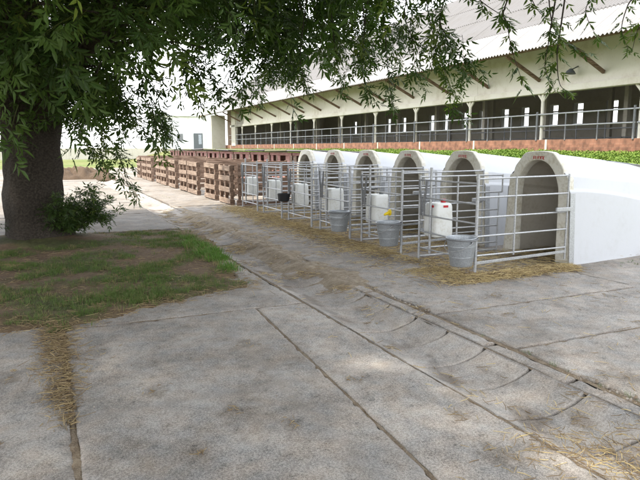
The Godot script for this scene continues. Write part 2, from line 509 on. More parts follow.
	for z3 in [-2.288, -3.348, -4.388, -6.608, -9.608, -12.608]:
		fill.call(Vector2(3.15, z3), Vector2(5.83, z3), 0.014)
		fill.call(Vector2(5.83, z3 + 0.12), Vector2(9.3, z3 + 0.12), 0.014)
	# drainage channel of shallow dished stones
	var gut := Node3D.new(); gut.name = "drainage_channel"; add_child(gut)
	tag(gut, "shallow dished concrete drainage channel along the yard", "channel", "", "structure")
	var gz := 0.28
	var idx := 0
	while gz > -46.0:
		var L := 0.468 if gz > -16 else 0.94
		var P2 := PackedVector3Array()
		var C2 := PackedColorArray()
		var dx := rng.randf_range(-0.008, 0.008)
		var dy := rng.randf_range(-0.012, 0.006)
		var rot := rng.randf_range(-0.012, 0.012)
		var tone := rng.randf_range(0.33, 0.40)
		var zl := [-L + 0.004, -L + 0.006, -L + 0.022]
		for q in range(1, 6): zl.append(lerpf(-L + 0.03, -0.03, q / 6.0))
		zl.append_array([-0.022, -0.006, -0.004])
		for i in zl.size():
			for j in 23:
				var f := clampf((j - 1) / 20.0, 0, 1)
				var px := lerpf(2.262, 2.972, f)
				var c := (f - 0.5) * 2.0
				var y := -0.088 * pow(maxf(0.0, 1.0 - c * c), 0.9) - 0.003 + dy * (1.0 - c * c)
				if j == 0 or j == 22: y = -0.16
				var wz: float = gz + zl[i] + rot * (px - 2.6)
				var wj := nf.get_noise_2d(px * 1.2, gz * 9.0) * 0.012
				if i < 3 or i > zl.size() - 4: wz += wj
				if i == 0 or i == zl.size() - 1: y = minf(y - 0.05, -0.15)
				elif i == 1 or i == zl.size() - 2: y -= 0.012 + maxf(0.0, nf.get_noise_2d(px * 2, wz * 2 + 5)) * 0.03
				y += nf.get_noise_2d(px, wz) * 0.003
				P2.append(Vector3(px + dx, y, wz))
				var col := ground_tint(px, wz, tone)
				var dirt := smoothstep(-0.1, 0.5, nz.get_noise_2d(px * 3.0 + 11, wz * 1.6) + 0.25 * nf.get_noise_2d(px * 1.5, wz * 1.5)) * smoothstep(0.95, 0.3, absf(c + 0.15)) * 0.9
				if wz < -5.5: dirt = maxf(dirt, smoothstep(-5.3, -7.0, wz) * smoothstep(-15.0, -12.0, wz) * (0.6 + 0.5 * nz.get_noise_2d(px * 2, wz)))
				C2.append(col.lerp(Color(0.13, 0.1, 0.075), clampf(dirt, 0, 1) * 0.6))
		var ac := Acc.new()
		ac.grid(P2, zl.size(), 23, C2)
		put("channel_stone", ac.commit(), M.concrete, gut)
		gz -= L
		idx += 1

	# soil washed over the far lip of the channel
	var wx := []
	for i in 50: wx.append(2.5 + i * 0.034)
	var wz2 := []
	for i in 260: wz2.append(-4.9 - i * 0.042)
	P = PackedVector3Array(); C = PackedColorArray()
	for q in wz2:
		for w in wx:
			var c2: float = (w - 2.617) / 0.355
			var under: float = -0.088 * pow(maxf(0.0, 1.0 - c2 * c2), 0.9) if w < 2.972 else 0.0
			var lens: float = exp(-pow((w - 3.08 - 0.16 * nz.get_noise_2d(q * 0.7, 8.0)) / 0.36, 2.0)) * smoothstep(-4.9, -6.2, q) * smoothstep(-15.6, -13.0, q)
			var hgt: float = lens * (0.75 + 0.9 * nz.get_noise_2d(w * 1.2 + 3, q * 0.8) + 0.5 * nf.get_noise_2d(w * 0.5, q * 0.5)) - 0.42
			P.append(Vector3(w, under + clampf(hgt * 0.06, -0.05, 0.03) + 0.003 * nf.get_noise_2d(w * 1.5, q * 1.5), q))
			var g2: float = 0.5 + 0.5 * nf.get_noise_2d(w * 0.8, q * 0.8)
			C.append(Color(0.23, 0.2, 0.165).lerp(Color(0.36, 0.325, 0.275), g2))
	a = Acc.new()
	a.grid(P, wz2.size(), wx.size(), C, false, true)
	tag(put("earth", a.commit(), M.soil), "grey brown soil washed over the lip of the channel", "earth", "", "structure")
	# worn lawn round the tree: soil swelling over the slab edges
	var lx := []
	var xx2 := -9.0
	while xx2 < 2.6:
		lx.append(xx2); xx2 += 0.06 if xx2 > -1.2 else 0.25
	var lz := []
	var z2 := -4.9
	while z2 > -11.3:
		lz.append(z2); z2 -= 0.07
	P = PackedVector3Array(); C = PackedColorArray()
	for q in lz:
		for w in lx:
			var s := lawn_inside(w, q)
			var y := -0.26 + 0.22 * smoothstep(-0.25, -0.1, s) + 0.055 * smoothstep(-0.12, 0.25, s) + (nf.get_noise_2d(w * 0.8, q * 0.8) * 0.012 + nz.get_noise_2d(w * 0.7, q * 0.7) * 0.03) * smoothstep(0, 0.5, s)
			y += 0.12 * exp(-Vector2(w + 0.2, q + 10.85).length_squared() / 0.7)
			P.append(Vector3(w, y, q))
			var g := smoothstep(-0.25, 0.35, nz.get_noise_2d(w * 0.9 + 5, q * 1.1) + 0.2 * nf.get_noise_2d(w, q))
			var cc := Color(0.17, 0.125, 0.085).lerp(Color(0.085, 0.095, 0.04), g)
			cc = cc.lerp(Color(0.2, 0.155, 0.105), 0.7 * (1.0 - smoothstep(0.0, 0.45, s)))
			C.append(cc)
	a = Acc.new()
	a.grid(P, lz.size(), lx.size(), C, false, true)
	tag(put("earth", a.commit(), M.soil), "brown trodden earth under the tree", "earth", "", "structure")

# ------------------------------------------------------------------ trees
func leaflet(a: Acc, at: Vector3, dir: Vector3, side: Vector3, L: float, W: float, col: Color) -> void:
	var n := dir.cross(side).normalized()
	var m1 := at + dir * L * 0.45 - n * L * 0.03
	var tip := at + dir * L - n * L * 0.17
	for sg in [1.0, -1.0]:
		var e1: Vector3 = at + dir * L * 0.27 + side * W * 0.46 * sg + n * W * 0.2
		var e2: Vector3 = at + dir * L * 0.6 + side * W * 0.4 * sg + n * (W * 0.16 - L * 0.06)
		if sg > 0.0:
			a.tri(at, e1, m1, col); a.tri(m1, e1, e2, col); a.tri(m1, e2, tip, col)
		else:
			a.tri(at, m1, e1, col); a.tri(m1, e2, e1, col); a.tri(m1, tip, e2, col)

func compound_leaf(a: Acc, at: Vector3, dir: Vector3, up: Vector3, L: float, pairs: int, r: RandomNumberGenerator) -> void:
	var side := dir.cross(up).normalized()
	up = side.cross(dir).normalized()
	var p := at
	var d := dir
	var steps := pairs + 1
	for k in steps:
		var q := p + d * L * 0.55 / steps
		var w := 0.0022
		a.tri(p + side * w, p - side * w, q, Color(0.16, 0.16, 0.06))
		p = q
		d = (d - Vector3.UP * 0.14).normalized()
		var tint := r.randf_range(0.82, 1.18)
		var col := Color(tint, tint * r.randf_range(0.97, 1.05), tint)
		if k < pairs:
			for s in [-1.0, 1.0]:
				var ld: Vector3 = (d * 0.62 + side * s * 0.75 - Vector3.UP * r.randf_range(0.1, 0.45)).normalized()
				var ls: Vector3 = ld.cross(up + Vector3(r.randf_range(-0.3, 0.3), 0, r.randf_range(-0.3, 0.3))).normalized()
				leaflet(a, p, ld, ls, L * r.randf_range(0.44, 0.56), L * r.randf_range(0.13, 0.17), col)
		else:
			leaflet(a, p, (d - Vector3.UP * 0.2).normalized(), side, L * 0.58, L * 0.17, col)

func leaf_mesh(s: int, pairs: int, L: float) -> ArrayMesh:
	var r := RandomNumberGenerator.new(); r.seed = s
	var a := Acc.new()
	compound_leaf(a, Vector3.ZERO, Vector3(0, 0, 1), Vector3.UP, L, pairs, r)
	return a.commit()

func sprig_mesh(s: int, length: float, count: int, L: float) -> ArrayMesh:
	return sprig_acc(s, length, count, L).commit()

func sprig_acc(s: int, length: float, count: int, L: float) -> Acc:
	var r := RandomNumberGenerator.new(); r.seed = s
	var a := Acc.new()
	var pts := []
	var p := Vector3.ZERO
	var d := Vector3(0, 0.1, 1).normalized()
	for i in 6:
		pts.append(p)
		p += d * length / 5.0
		d = (d + Vector3(r.randf_range(-0.12, 0.12), -0.13, 0)).normalized()
	a.tube(pts, [0.005, 0.004, 0.0035, 0.003, 0.002, 0.0015], 3, false, 0.0, null, Color(0.8, 0.6, 0.6))
	for i in count:
		var f := (i + 0.6) / count * 4.99
		var k := int(f)
		var at: Vector3 = (pts[k] as Vector3).lerp(pts[k + 1], f - k)
		var dd: Vector3 = (pts[k + 1] - pts[k]).normalized()
		var ang := i * 2.4 + r.randf_range(-0.4, 0.4)
		var rad := Vector3(cos(ang), sin(ang) * 0.6, 0)
		compound_leaf(a, at, (dd * 0.55 + rad).normalized(), Vector3.UP + Vector3(r.randf_range(-0.3, 0.3), 0, r.randf_range(-0.3, 0.3)), L * r.randf_range(0.8, 1.15), r.randi_range(1, 2), r)
	return a

func aim(dir: Vector3, roll: float) -> Basis:
	var z := dir.normalized()
	var x := (Vector3.UP if absf(z.y) < 0.95 else Vector3.RIGHT).cross(z).normalized()
	return Basis(x, z.cross(x), z) * Basis(Vector3(0, 0, 1), roll)

func nearest(pts: Array, p: Vector3) -> Vector3:
	var best: Vector3 = pts[0]
	for q in pts:
		if (q - p).length_squared() + 0.8 * pow(minf(0.0, p.y + 0.3 - q.y), 2) < (best - p).length_squared(): best = q
	return best

func clump_mesh(s: int, n: int) -> ArrayMesh:
	# a branch end: leafy twigs gathered round one point
	var r := RandomNumberGenerator.new(); r.seed = s
	var a := Acc.new()
	for k in n:
		var o := Vector3(r.randfn(), r.randfn() * 0.7, r.randfn()) * 0.27
		var d := (o * 2.0 + Vector3(0, -0.25, 0)).normalized()
		var t := Transform3D(aim(d, r.randf_range(-0.7, 0.7)).scaled(Vector3.ONE * r.randf_range(0.75, 1.2)), o)
		var sp := sprig_acc(s * 31 + k, r.randf_range(0.38, 0.52), r.randi_range(8, 10), r.randf_range(0.19, 0.225))
		var c := leaf_colour(r)
		var b := a.v.size()
		for i in sp.v.size():
			a.v.append(t * sp.v[i]); a.n.append((t.basis * sp.n[i]).normalized()); a.c.append(sp.c[i] * c)
		for i in sp.ix: a.ix.append(b + i)
	return a.commit()

func leaf_colour(r: RandomNumberGenerator) -> Color:
	var c := Color(0.032, 0.06, 0.015).lerp(Color(0.072, 0.116, 0.026), r.randf())
	if r.randf() < 0.14: c = c.lerp(Color(0.15, 0.19, 0.035), r.randf_range(0.3, 0.9))
	return c

func make_tree(base: Vector3, label: String, trunk: Array, radii: Array, limbs: Array, limb_r: float, centre: Vector3, ext: Vector3, floor_fn: Callable, n_clumps: int, per: int, s: int, sprigs: Array) -> Dictionary:
	var r := RandomNumberGenerator.new(); r.seed = s
	var t := thing("broadleaf_tree", base, label, "tree", "trees along the yard")
	var a := Acc.new()
	var tp := []
	for p in smooth_path(trunk, 6): tp.append(p - base)
	var tr := []
	for i in tp.size():
		var f := float(i) / (tp.size() - 1) * (radii.size() - 1)
		var k := mini(int(f), radii.size() - 2)
		tr.append(lerpf(radii[k], radii[k + 1], f - k))
	var tn := noise(1.3, s, 3)
	a.tube(tp, tr, 36, true, 0.42, tn)
	put("trunk", a.commit(), M.bark, t)
	var samples := []
	for lb in limbs:
		var sp := smooth_path(lb, 7)
		var rr := []
		var lp := []
		for i in sp.size():
			rr.append(lerpf(limb_r, 0.03, pow(float(i) / (sp.size() - 1), 0.7)))
			lp.append(sp[i] - base)
			if i > 5: samples.append(sp[i])
		var al := Acc.new()
		al.tube(lp, rr, 12, true, 0.3, tn)
		put("limb", al.commit(), M.bark, t)
	# clumps of leafy twigs spread through the crown, each on its own branch
	var clumps := []
	var tries := 0
	while clumps.size() < n_clumps and tries < n_clumps * 40:
		tries += 1
		var u := Vector3(r.randf_range(-1, 1), r.randf_range(-1, 1), r.randf_range(-1, 1))
		if u.length() > 1.0: continue
		if u.length() < 0.45 and r.randf() < 0.6: continue
		var p := centre + u * ext
		if p.y < floor_fn.call(p): continue
		if p.x > 2.3 and p.y < 4.2 and r.randf() < 0.3: continue
		var ok := true
		for q in clumps:
			if (q - p).length_squared() < 0.42: ok = false; break
		if ok: clumps.append(p)
	var br := Acc.new()
	var xf := []
	var cl := []
	var cx := []
	for k in crowns.size(): cx.append([])
	for p in clumps:
		var q := nearest(samples, p)
		var midp: Vector3 = (p + q) * 0.5 + Vector3(r.randf_range(-0.2, 0.2), 0.15 + r.randf() * 0.2, r.randf_range(-0.2, 0.2))
		br.tube([q - base, midp - base, p - base], [0.028, 0.016, 0.007], 5, false)
		var tone := r.randf_range(0.8, 1.25)
		var yaw := Basis(Vector3.UP, r.randf() * TAU) * Basis(Vector3.RIGHT, r.randf_range(-0.25, 0.25))
		cx[r.randi() % cx.size()].append([Transform3D(yaw.scaled(Vector3.ONE * r.randf_range(0.85, 1.15)), p - base), Color(tone, tone, tone * r.randf_range(0.85, 1.1))])
	tag(put("branches", br.commit(), M.bark, t), "", "", "", "stuff")  # all branches from limbs to clumps, merged into one mesh
	return {"cx": cx, "node": t, "samples": samples, "xf": xf, "cl": cl, "base": base, "rng": r, "sprigs": sprigs}

func hang(tree: Dictionary, pts: Array, leaves: Array, dense: int, gap := 0.075) -> void:
	# a drooping branch with its own leaves
	var r: RandomNumberGenerator = tree.rng
	var t: Node3D = tree.node
	var base: Vector3 = tree.base
	var q := nearest(tree.samples, pts[0] + Vector3(0, 0.6, 0))
	var path := [q]
	path.append((q + pts[0]) * 0.5 + Vector3(0, 0.12, 0))
	path.append_array(pts)
	var sp := smooth_path(path, 5)
	var rr := []
	var lp := []
	for i in sp.size():
		rr.append(lerpf(0.014, 0.0022, pow(float(i) / (sp.size() - 1), 0.6)))
		lp.append(sp[i] - base)
	var a := Acc.new()
	a.tube(lp, rr, 5, false)
	var b := put("hanging_branch", a.commit(), M.bark, t)
	var acc := 0.0
	var side := 1.0
	for i in range(8, sp.size()):
		acc += (sp[i] - sp[i - 1]).length()
		var d: Vector3 = (sp[i] - sp[i - 1]).normalized()
		while acc > gap:
			acc -= gap
			side = -side
			var ang := r.randf_range(0, TAU)
			var out := (Vector3(cos(ang), 0.05, sin(ang)) + d * 0.5 + Vector3(0, -0.25, 0)).normalized()
			var lf := put("leaf", leaves[r.randi() % leaves.size()][r.randi() % 2], null, b, sp[i] - base + Vector3(r.randf_range(-0.02, 0.02), 0, r.randf_range(-0.02, 0.02)), aim(out, r.randf_range(-0.4, 0.4)) * Basis.from_scale(Vector3.ONE * r.randf_range(0.8, 1.2)))
			lf.material_override = M["leaf%d" % (r.randi() % 3)]
		for k in dense:
			if r.randf() > 0.3: continue
			var o := Vector3(r.randfn(), r.randfn(), r.randfn()) * 0.05
			tree.xf.append(Transform3D(aim((d * 0.5 + Vector3(r.randf_range(-1, 1), -0.3, r.randf_range(-1, 1))).normalized(), r.randf_range(-0.5, 0.5)).scaled(Vector3.ONE * r.randf_range(0.5, 0.8)), sp[i] - base + o))
			tree.cl.append(leaf_colour(r))

func finish_tree(tree: Dictionary) -> void:
	# a few clump and sprig shapes share the crown
	var crown := pivot("crown", tree.node)
	for k in crowns.size():
		var cxf := []
		var ccl := []
		for e in tree.cx[k]: cxf.append(e[0]); ccl.append(e[1])
		tag(multi("foliage", crowns[k], M.leaf, cxf, ccl, crown), "", "", "", "stuff")
	for k in tree.sprigs.size():
		var xf := []
		var cl := []
		for i in tree.xf.size():
			if i % tree.sprigs.size() == k: xf.append(tree.xf[i]); cl.append(tree.cl[i])
		tag(multi("foliage", tree.sprigs[k], M.leaf, xf, cl, crown), "", "", "", "stuff")

func build_trees() -> void:
	var sprigs := [sprig_mesh(3, 0.44, 9, 0.215), sprig_mesh(4, 0.52, 10, 0.23), sprig_mesh(5, 0.38, 8, 0.2)]
	var leaves := [[leaf_mesh(31, 2, 0.135), leaf_mesh(32, 1, 0.125)], [leaf_mesh(33, 2, 0.15), leaf_mesh(34, 3, 0.16)]]
	for k in 3:
		var m: StandardMaterial3D = M.leaf.duplicate()
		m.albedo_color = [lin(0.05, 0.085, 0.02), lin(0.07, 0.115, 0.026), lin(0.11, 0.15, 0.032)][k]
		M["leaf%d" % k] = m
	for k in 6: crowns.append(clump_mesh(400 + k, 21))
	var B := Vector3(-0.2, 0, -10.85)
	var f := Vector3(-0.2, 1.5, -10.85)
	var t1 := make_tree(B, "large leafy tree with a thick dark trunk standing in worn grass", [B + Vector3(0, -0.15, 0), B + Vector3(0.0, 0.35, 0), B + Vector3(0.02, 1.0, 0), B + Vector3(0.05, 1.9, 0.05), B + Vector3(0.1, 2.7, 0.1)], [0.62, 0.45, 0.4, 0.45, 0.26],
		[[f, Vector3(0.6, 3.2, -9.7), Vector3(2.2, 4.2, -8.2), Vector3(3.7, 4.3, -6.9), Vector3(4.6, 3.7, -6.0)],
		[f, Vector3(0.9, 3.4, -11.5), Vector3(3, 4.8, -12), Vector3(5, 5.4, -12.2)],
		[f, Vector3(-0.3, 3.3, -9.5), Vector3(-0.2, 4.2, -7.5), Vector3(0.3, 4.6, -5.2), Vector3(1, 4.5, -3.8)],
		[f, Vector3(-1.2, 3.4, -11.2), Vector3(-3, 5.0, -11.5), Vector3(-5.5, 5.6, -11)],
		[f, Vector3(-0.1, 4, -11.3), Vector3(0, 6.5, -11.8), Vector3(0.3, 9, -11.5)],
		[f, Vector3(-0.6, 3.4, -12.2), Vector3(-0.8, 4.8, -14), Vector3(-0.5, 5.4, -15.6)],
		[f, Vector3(-1, 3.2, -9.8), Vector3(-2.5, 4.4, -8), Vector3(-4, 4.8, -6)],
		[f, Vector3(0.5, 2.7, -10.0), Vector3(0.9, 3.0, -8.6), Vector3(0.8, 2.7, -7.7)],
		[f, Vector3(-0.6, 2.6, -9.8), Vector3(-0.5, 2.9, -8.4), Vector3(-0.3, 2.6, -7.4)]], 0.2,
		Vector3(0.2, 5.3, -10.2), Vector3(6.3, 4.1, 5.9),
		func(p: Vector3) -> float:
			var far := 0.11 * maxf(0.0, -7.0 - p.z)
			if p.z < -12.5 and p.x < 1.0: return 2.6
			if p.x < 0.9 and p.z > -10.6: return 2.05
			if p.x < 1.0: return 2.15
			if p.x < 2.5: return lerpf(2.15, 3.45, clampf((p.x - 1.0) / 0.5, 0, 1)) + far
			if p.x < 3.8: return 3.05 + far
			return 2.75 + far, 560, 20, 101, sprigs)
	for L in [[Vector3(0.53, 1.94, -7.57), Vector3(0.74, 1.59, -7.56), Vector3(0.86, 1.30, -7.55), Vector3(0.91, 1.05, -7.53)],
		[Vector3(1.21, 2.12, -7.48), Vector3(1.31, 1.89, -7.48), Vector3(1.37, 1.77, -7.47)],
		[Vector3(1.61, 2.64, -7.34), Vector3(1.78, 2.33, -7.34), Vector3(1.83, 2.13, -7.35)],
		[Vector3(2.18, 2.55, -7.21), Vector3(2.27, 2.26, -7.21), Vector3(2.31, 2.08, -7.22)],
		[Vector3(2.91, 2.67, -6.92), Vector3(2.95, 2.38, -6.95), Vector3(2.98, 2.18, -6.96)],
		[Vector3(1.78, 2.54, -7.32), Vector3(1.95, 2.25, -7.31), Vector3(2.10, 2.10, -7.28)],
		[Vector3(-0.35, 2.44, -7.53), Vector3(-0.29, 2.02, -7.58), Vector3(-0.14, 1.59, -7.60)],
		[Vector3(3.29, 2.67, -6.75), Vector3(3.36, 2.38, -6.76)], [Vector3(3.59, 2.55, -6.62), Vector3(3.68, 2.18, -6.62)],
		[Vector3(0.22, 2.04, -7.58), Vector3(0.41, 1.71, -7.59), Vector3(0.56, 1.48, -7.58)],
		[Vector3(0.87, 2.06, -7.53), Vector3(1.08, 1.77, -7.52), Vector3(1.19, 1.62, -7.51)]]:
		hang(t1, L, leaves, 2, 0.085)
	for L in [[Vector3(3.89, 3.35, -5.77), Vector3(4.04, 3.03, -5.91), Vector3(4.23, 2.68, -6.01), Vector3(4.43, 2.36, -6.07), Vector3(4.56, 2.14, -6.15)],
		[Vector3(3.98, 2.86, -5.59), Vector3(4.22, 2.62, -5.63), Vector3(4.42, 2.46, -5.65)],
		[Vector3(3.58, 3.37, -6.20), Vector3(3.76, 2.87, -6.37), Vector3(3.89, 2.44, -6.51), Vector3(4.02, 2.03, -6.61)],
		[Vector3(3.76, 3.02, -5.95), Vector3(3.93, 2.72, -6.05), Vector3(4.07, 2.35, -6.17)]]:
		hang(t1, L, leaves, 3, 0.08)
	# shoots from the foot of the trunk
	var r: RandomNumberGenerator = t1.rng
	for k in 24:
		var ang := r.randf_range(0.5, 1.6)
		var p0 := Vector3(sin(ang) * 0.5, 0.05, cos(ang) * 0.5)
		if k > 17: p0 = Vector3(-0.55, 0.05, r.randf_range(-0.1, 0.4))
		var lean := Vector3(p0.x * r.randf_range(0.3, 1.7), r.randf_range(0.25, 0.85), p0.z * r.randf_range(0.2, 0.8))
		var a := Acc.new()
		var sp := smooth_path([p0, p0 + lean * 0.5 + Vector3(0, 0.08, 0), p0 + lean], 3)
		a.tube(sp, [0.007, 0.006, 0.005, 0.004, 0.003, 0.002, 0.002], 4, false)
		put("basal_shoot", a.commit(), M.bark, t1.node)
		for i in range(2, sp.size()):
			for q in 2:
				t1.xf.append(Transform3D(aim(Vector3(r.randf_range(-1, 1), r.randf_range(-0.2, 0.5), r.randf_range(-1, 1)), 0).scaled(Vector3.ONE * r.randf_range(0.4, 0.7)), sp[i]))
				t1.cl.append(leaf_colour(r))
	finish_tree(t1)

	var B2 := Vector3(-2.6, 0, -0.6)
	var f2 := B2 + Vector3(0, 2.0, 0)
	var t2 := make_tree(B2, "tree whose leafy branch tips hang in front of the barn roof", [B2 + Vector3(0, -0.15, 0), B2 + Vector3(0, 0.4, 0), B2 + Vector3(0.02, 1.2, 0), B2 + Vector3(0.1, 2.2, 0), B2 + Vector3(0.2, 3.2, 0)], [0.55, 0.4, 0.34, 0.34, 0.2],
		[[f2, Vector3(-0.8, 4.2, -1.5), Vector3(1.6, 5.2, -2.6), Vector3(3.4, 4.7, -3.6), Vector3(4.5, 3.9, -4.2)],
		[f2, Vector3(-1.5, 4.5, 0.8), Vector3(0, 6, 2), Vector3(2, 6.5, 3)],
		[f2, Vector3(-3.5, 4.5, -2), Vector3(-4.5, 6, -4)],
		[f2, Vector3(-2.4, 5, -0.5), Vector3(-2, 8, -0.3)],
		[f2, Vector3(-1.8, 4, -2.2), Vector3(-0.8, 5.2, -4), Vector3(0.2, 5.6, -5.5)],
		[f2, Vector3(-0.6, 4.6, -0.2), Vector3(2.5, 6, -0.6), Vector3(5.5, 6.2, -1.2)]], 0.16,
		Vector3(0.4, 6.2, -1.6), Vector3(6.8, 3.0, 5.6),
		func(p: Vector3) -> float: return 4.0 + 0.12 * maxf(0.0, Vector2(p.x, p.z).length() - 3.0), 330, 22, 202, sprigs)
	for L in [[Vector3(3.75, 3.09, -4.93), Vector3(3.99, 2.93, -4.95), Vector3(4.24, 2.82, -4.94), Vector3(4.41, 2.80, -4.96)],
		[Vector3(3.98, 2.81, -4.57), Vector3(4.10, 2.66, -4.67), Vector3(4.24, 2.45, -4.75), Vector3(4.45, 2.10, -4.78)],
		[Vector3(4.06, 3.02, -4.15), Vector3(4.20, 2.81, -4.26), Vector3(4.34, 2.62, -4.34), Vector3(4.50, 2.52, -4.38), Vector3(4.75, 2.40, -4.32)],
		[Vector3(4.16, 2.62, -4.17), Vector3(4.26, 2.43, -4.30), Vector3(4.35, 2.23, -4.41), Vector3(4.53, 2.03, -4.44)],
		[Vector3(4.30, 2.50, -4.21), Vector3(4.40, 2.31, -4.32), Vector3(4.53, 2.09, -4.39), Vector3(4.70, 2.03, -4.40)],
		[Vector3(4.72, 2.91, -3.76), Vector3(4.79, 2.75, -3.92), Vector3(4.89, 2.57, -4.05), Vector3(5.05, 2.41, -4.09)],
		[Vector3(4.81, 3.04, -4.25), Vector3(4.87, 2.92, -4.41), Vector3(4.96, 2.80, -4.53), Vector3(5.16, 2.58, -4.54)],
		[Vector3(4.93, 2.76, -3.72), Vector3(4.96, 2.59, -3.92), Vector3(5.05, 2.40, -4.05)],
		[Vector3(4.10, 3.00, -4.40), Vector3(4.25, 2.82, -4.49), Vector3(4.42, 2.72, -4.52)]]:
		hang(t2, L, leaves, 0, 0.06)
	finish_tree(t2)

# ------------------------------------------------------------------ barn
const ROOF_T := 0.69
func build_barn() -> void:
	var o := Vector3(18.6, 0, -36)
	var b := thing("cow_barn", o, "long white open-sided cow barn with corrugated roof and tubular railing", "barn")
	var at := func(x, y, z): return Vector3(x, y, z) - o
	var zn := -5.0
	var zf := -66.0
	# plinth of terracotta blocks between concrete stubs
	var z := -5.0
	while z > zf + 0.1:
		var l: float = minf(4.5, z - zf)
		put("plinth_panel", bx(Vector3(0.24, 1.5, l - 0.11), 0.01), M.terracotta, b, at.call(18.62, 1.08, z - l / 2))
		put("plinth_stub", bx(Vector3(0.26, 1.5, 0.11), 0.01), M.concrete_post, b, at.call(18.61, 1.085, z - l + 0.0))
		z -= 4.5
	put("floor", bx(Vector3(12.0, 0.3, 61), 0.01), M.concrete_post, b, at.call(24.8, 1.2, -35.5))
	# front: upper wall, header, posts
	z = zn
	while z > -60:
		put("wall_panel", bx(Vector3(0.2, 2.62, 4.492), 0.008), M.plaster, b, at.call(18.7, 5.04, z - 2.25))
		put("header_beam", bx(Vector3(0.34, 0.24, 4.494), 0.015), M.plaster, b, at.call(18.62, 3.78, z - 2.25))
		z -= 4.5
	put("wall_panel", bx(Vector3(0.2, 2.62, 2.5), 0.008), M.plaster, b, at.call(18.7, 5.04, -60.25))
	put("header_beam", bx(Vector3(0.34, 0.24, 2.5), 0.015), M.plaster, b, at.call(18.62, 3.78, -60.25))
	for pz in [-9.9, -14.4, -18.9, -23.5, -28.1, -32.5, -37.1, -41.7, -46.4, -50.9, -55.4, -59.6]:
		var p := put("post", rod(Vector3(0, 1.83, 0), Vector3(0, 3.66, 0), 0.07, 12), M.plaster, b, at.call(18.62, 0, pz))
		for s in [-1.0, 1.0]:
			var a := Acc.new()
			a.tube([Vector3(0, 3.3, 0), Vector3(0, 3.45, s * 0.07), Vector3(0, 3.66, s * 0.24)], [0.05, 0.05, 0.06], 8)
			put("bracket", a.commit(), M.plaster, p)
	# knee braces under the eave
	for bz in [-9.9, -13.0, -16.0, -19.1, -22.2, -25.2, -28.3, -31.3, -34.3, -37.4, -40.4, -43.5, -46.5, -49.8, -53.2, -56.7, -60.2, -63.4]:
		var a := Acc.new()
		var p0 := Vector3(16.78, 5.06, bz)
		var p1 := Vector3(18.58, 4.2, bz)
		a.box((p0 + p1) * 0.5, Vector3((p1 - p0).length(), 0.13, 0.1), 0.012, Basis(Vector3(0, 0, 1), atan2(p1.y - p0.y, p1.x - p0.x)))
		for k in a.v.size(): a.v[k] = a.v[k] - o
		put("knee_brace", a.commit(), M.wood, b)
	z = -4.0
	while z > -66:
		put("eave_purlin", bx(Vector3(0.1, 0.12, 5.98), 0.01), M.wood, b, at.call(16.78, 5.12, z - 3.0))
		z -= 6.0
	# roof sheets
	var roof := pivot("roof", b)
	var w := 1.02
	var rows := [[16.55, 18.45, M.roof_white], [18.37, 20.35, M.roof_grey], [20.27, 22.25, M.roof_grey], [22.17, 24.66, M.roof_grey]]
	var sheet := func(x0: float, x1: float, z0: float, width: float, lift: float, pitch: float, seg: int) -> ArrayMesh:
		var a := Acc.new()
		for side in 2:
			var P := PackedVector3Array()
			for i in 2:
				for j in seg + 1:
					var zz := -width * j / seg
					var xx: float = [x0, x1][i]
					P.append(Vector3(xx, 5.1 + ROOF_T * (xx - 16.55) + lift + 0.032 * sin((z0 + zz) / pitch * TAU) - side * 0.012, z0 + zz) - o)
			a.grid(P, 2, seg + 1, PackedColorArray(), false, side == 1)
		for j in seg:                                  # thickness at the eave end
			var q := a.v[j]
			var q2 := a.v[j + 1]
			var d := Vector3(0, -0.012, 0)
			a.tri(q, q2, q2 + d); a.tri(q, q2 + d, q + d)
		return a.commit()
	for k in rows.size():
		var rw = rows[k]
		z = -4.0
		while z > -66.4:
			put("roof_sheet", sheet.call(rw[0], rw[1], z, w + 0.05, 0.035 * k + rng.randf_range(0, 0.012), 0.17, 30), rw[2], roof)
			z -= w
	var a2 := Acc.new()
	a2.grid(PackedVector3Array([at.call(24.6, 10.75, -4), at.call(24.6, 10.75, -66.4), at.call(32.6, 5.2, -4), at.call(32.6, 5.2, -66.4)]), 2, 2)
	put("rear_slope", a2.commit(), M.roof_grey, roof)
	# gables and the end bay
	for gz in [-5.0, -65.7]:
		var g := Acc.new()
		var pl := [[18.8, 1.0], [30.6, 1.0], [30.6, 6.3], [24.6, 10.4], [18.8, 6.35]]
		for q in range(1, 4):
			for s in [0.0, 0.2]:
				g.tri(at.call(pl[0][0], pl[0][1], gz + s), at.call(pl[q][0], pl[q][1], gz + s), at.call(pl[q + 1][0], pl[q + 1][1], gz + s))
		put("gable_wall", g.commit(), M.plaster, b)
	put("wing_wall", bx(Vector3(1.55, 4.6, 0.3), 0.02), M.concrete_post, b, at.call(17.62, 2.7, -65.2))
	put("wing_wall", bx(Vector3(0.3, 4.6, 1.4), 0.02), M.concrete_post, b, at.call(18.6, 4.02, -62.3))
	put("end_door", bx(Vector3(0.08, 4.4, 2.0), 0.01), M.wood, b, at.call(18.75, 4.1, -64.1))
	# rear wall with window openings
	var wins := [-10.0, -13.0, -16.5, -19.5, -25.6, -28.1, -30.1, -32.7, -34.7, -37.2, -39.3, -41.8, -43.8, -48.2, -50.9, -55.4, -57.8, -61.5]
	put("rear_wall", bx(Vector3(0.25, 1.9, 61), 0.01), M.concrete_post, b, at.call(30.7, 2.0, -35.5))
	put("rear_wall", bx(Vector3(0.25, 1.95, 61), 0.01), M.concrete_post, b, at.call(30.7, 5.275, -35.5))
	var zz := -5.0
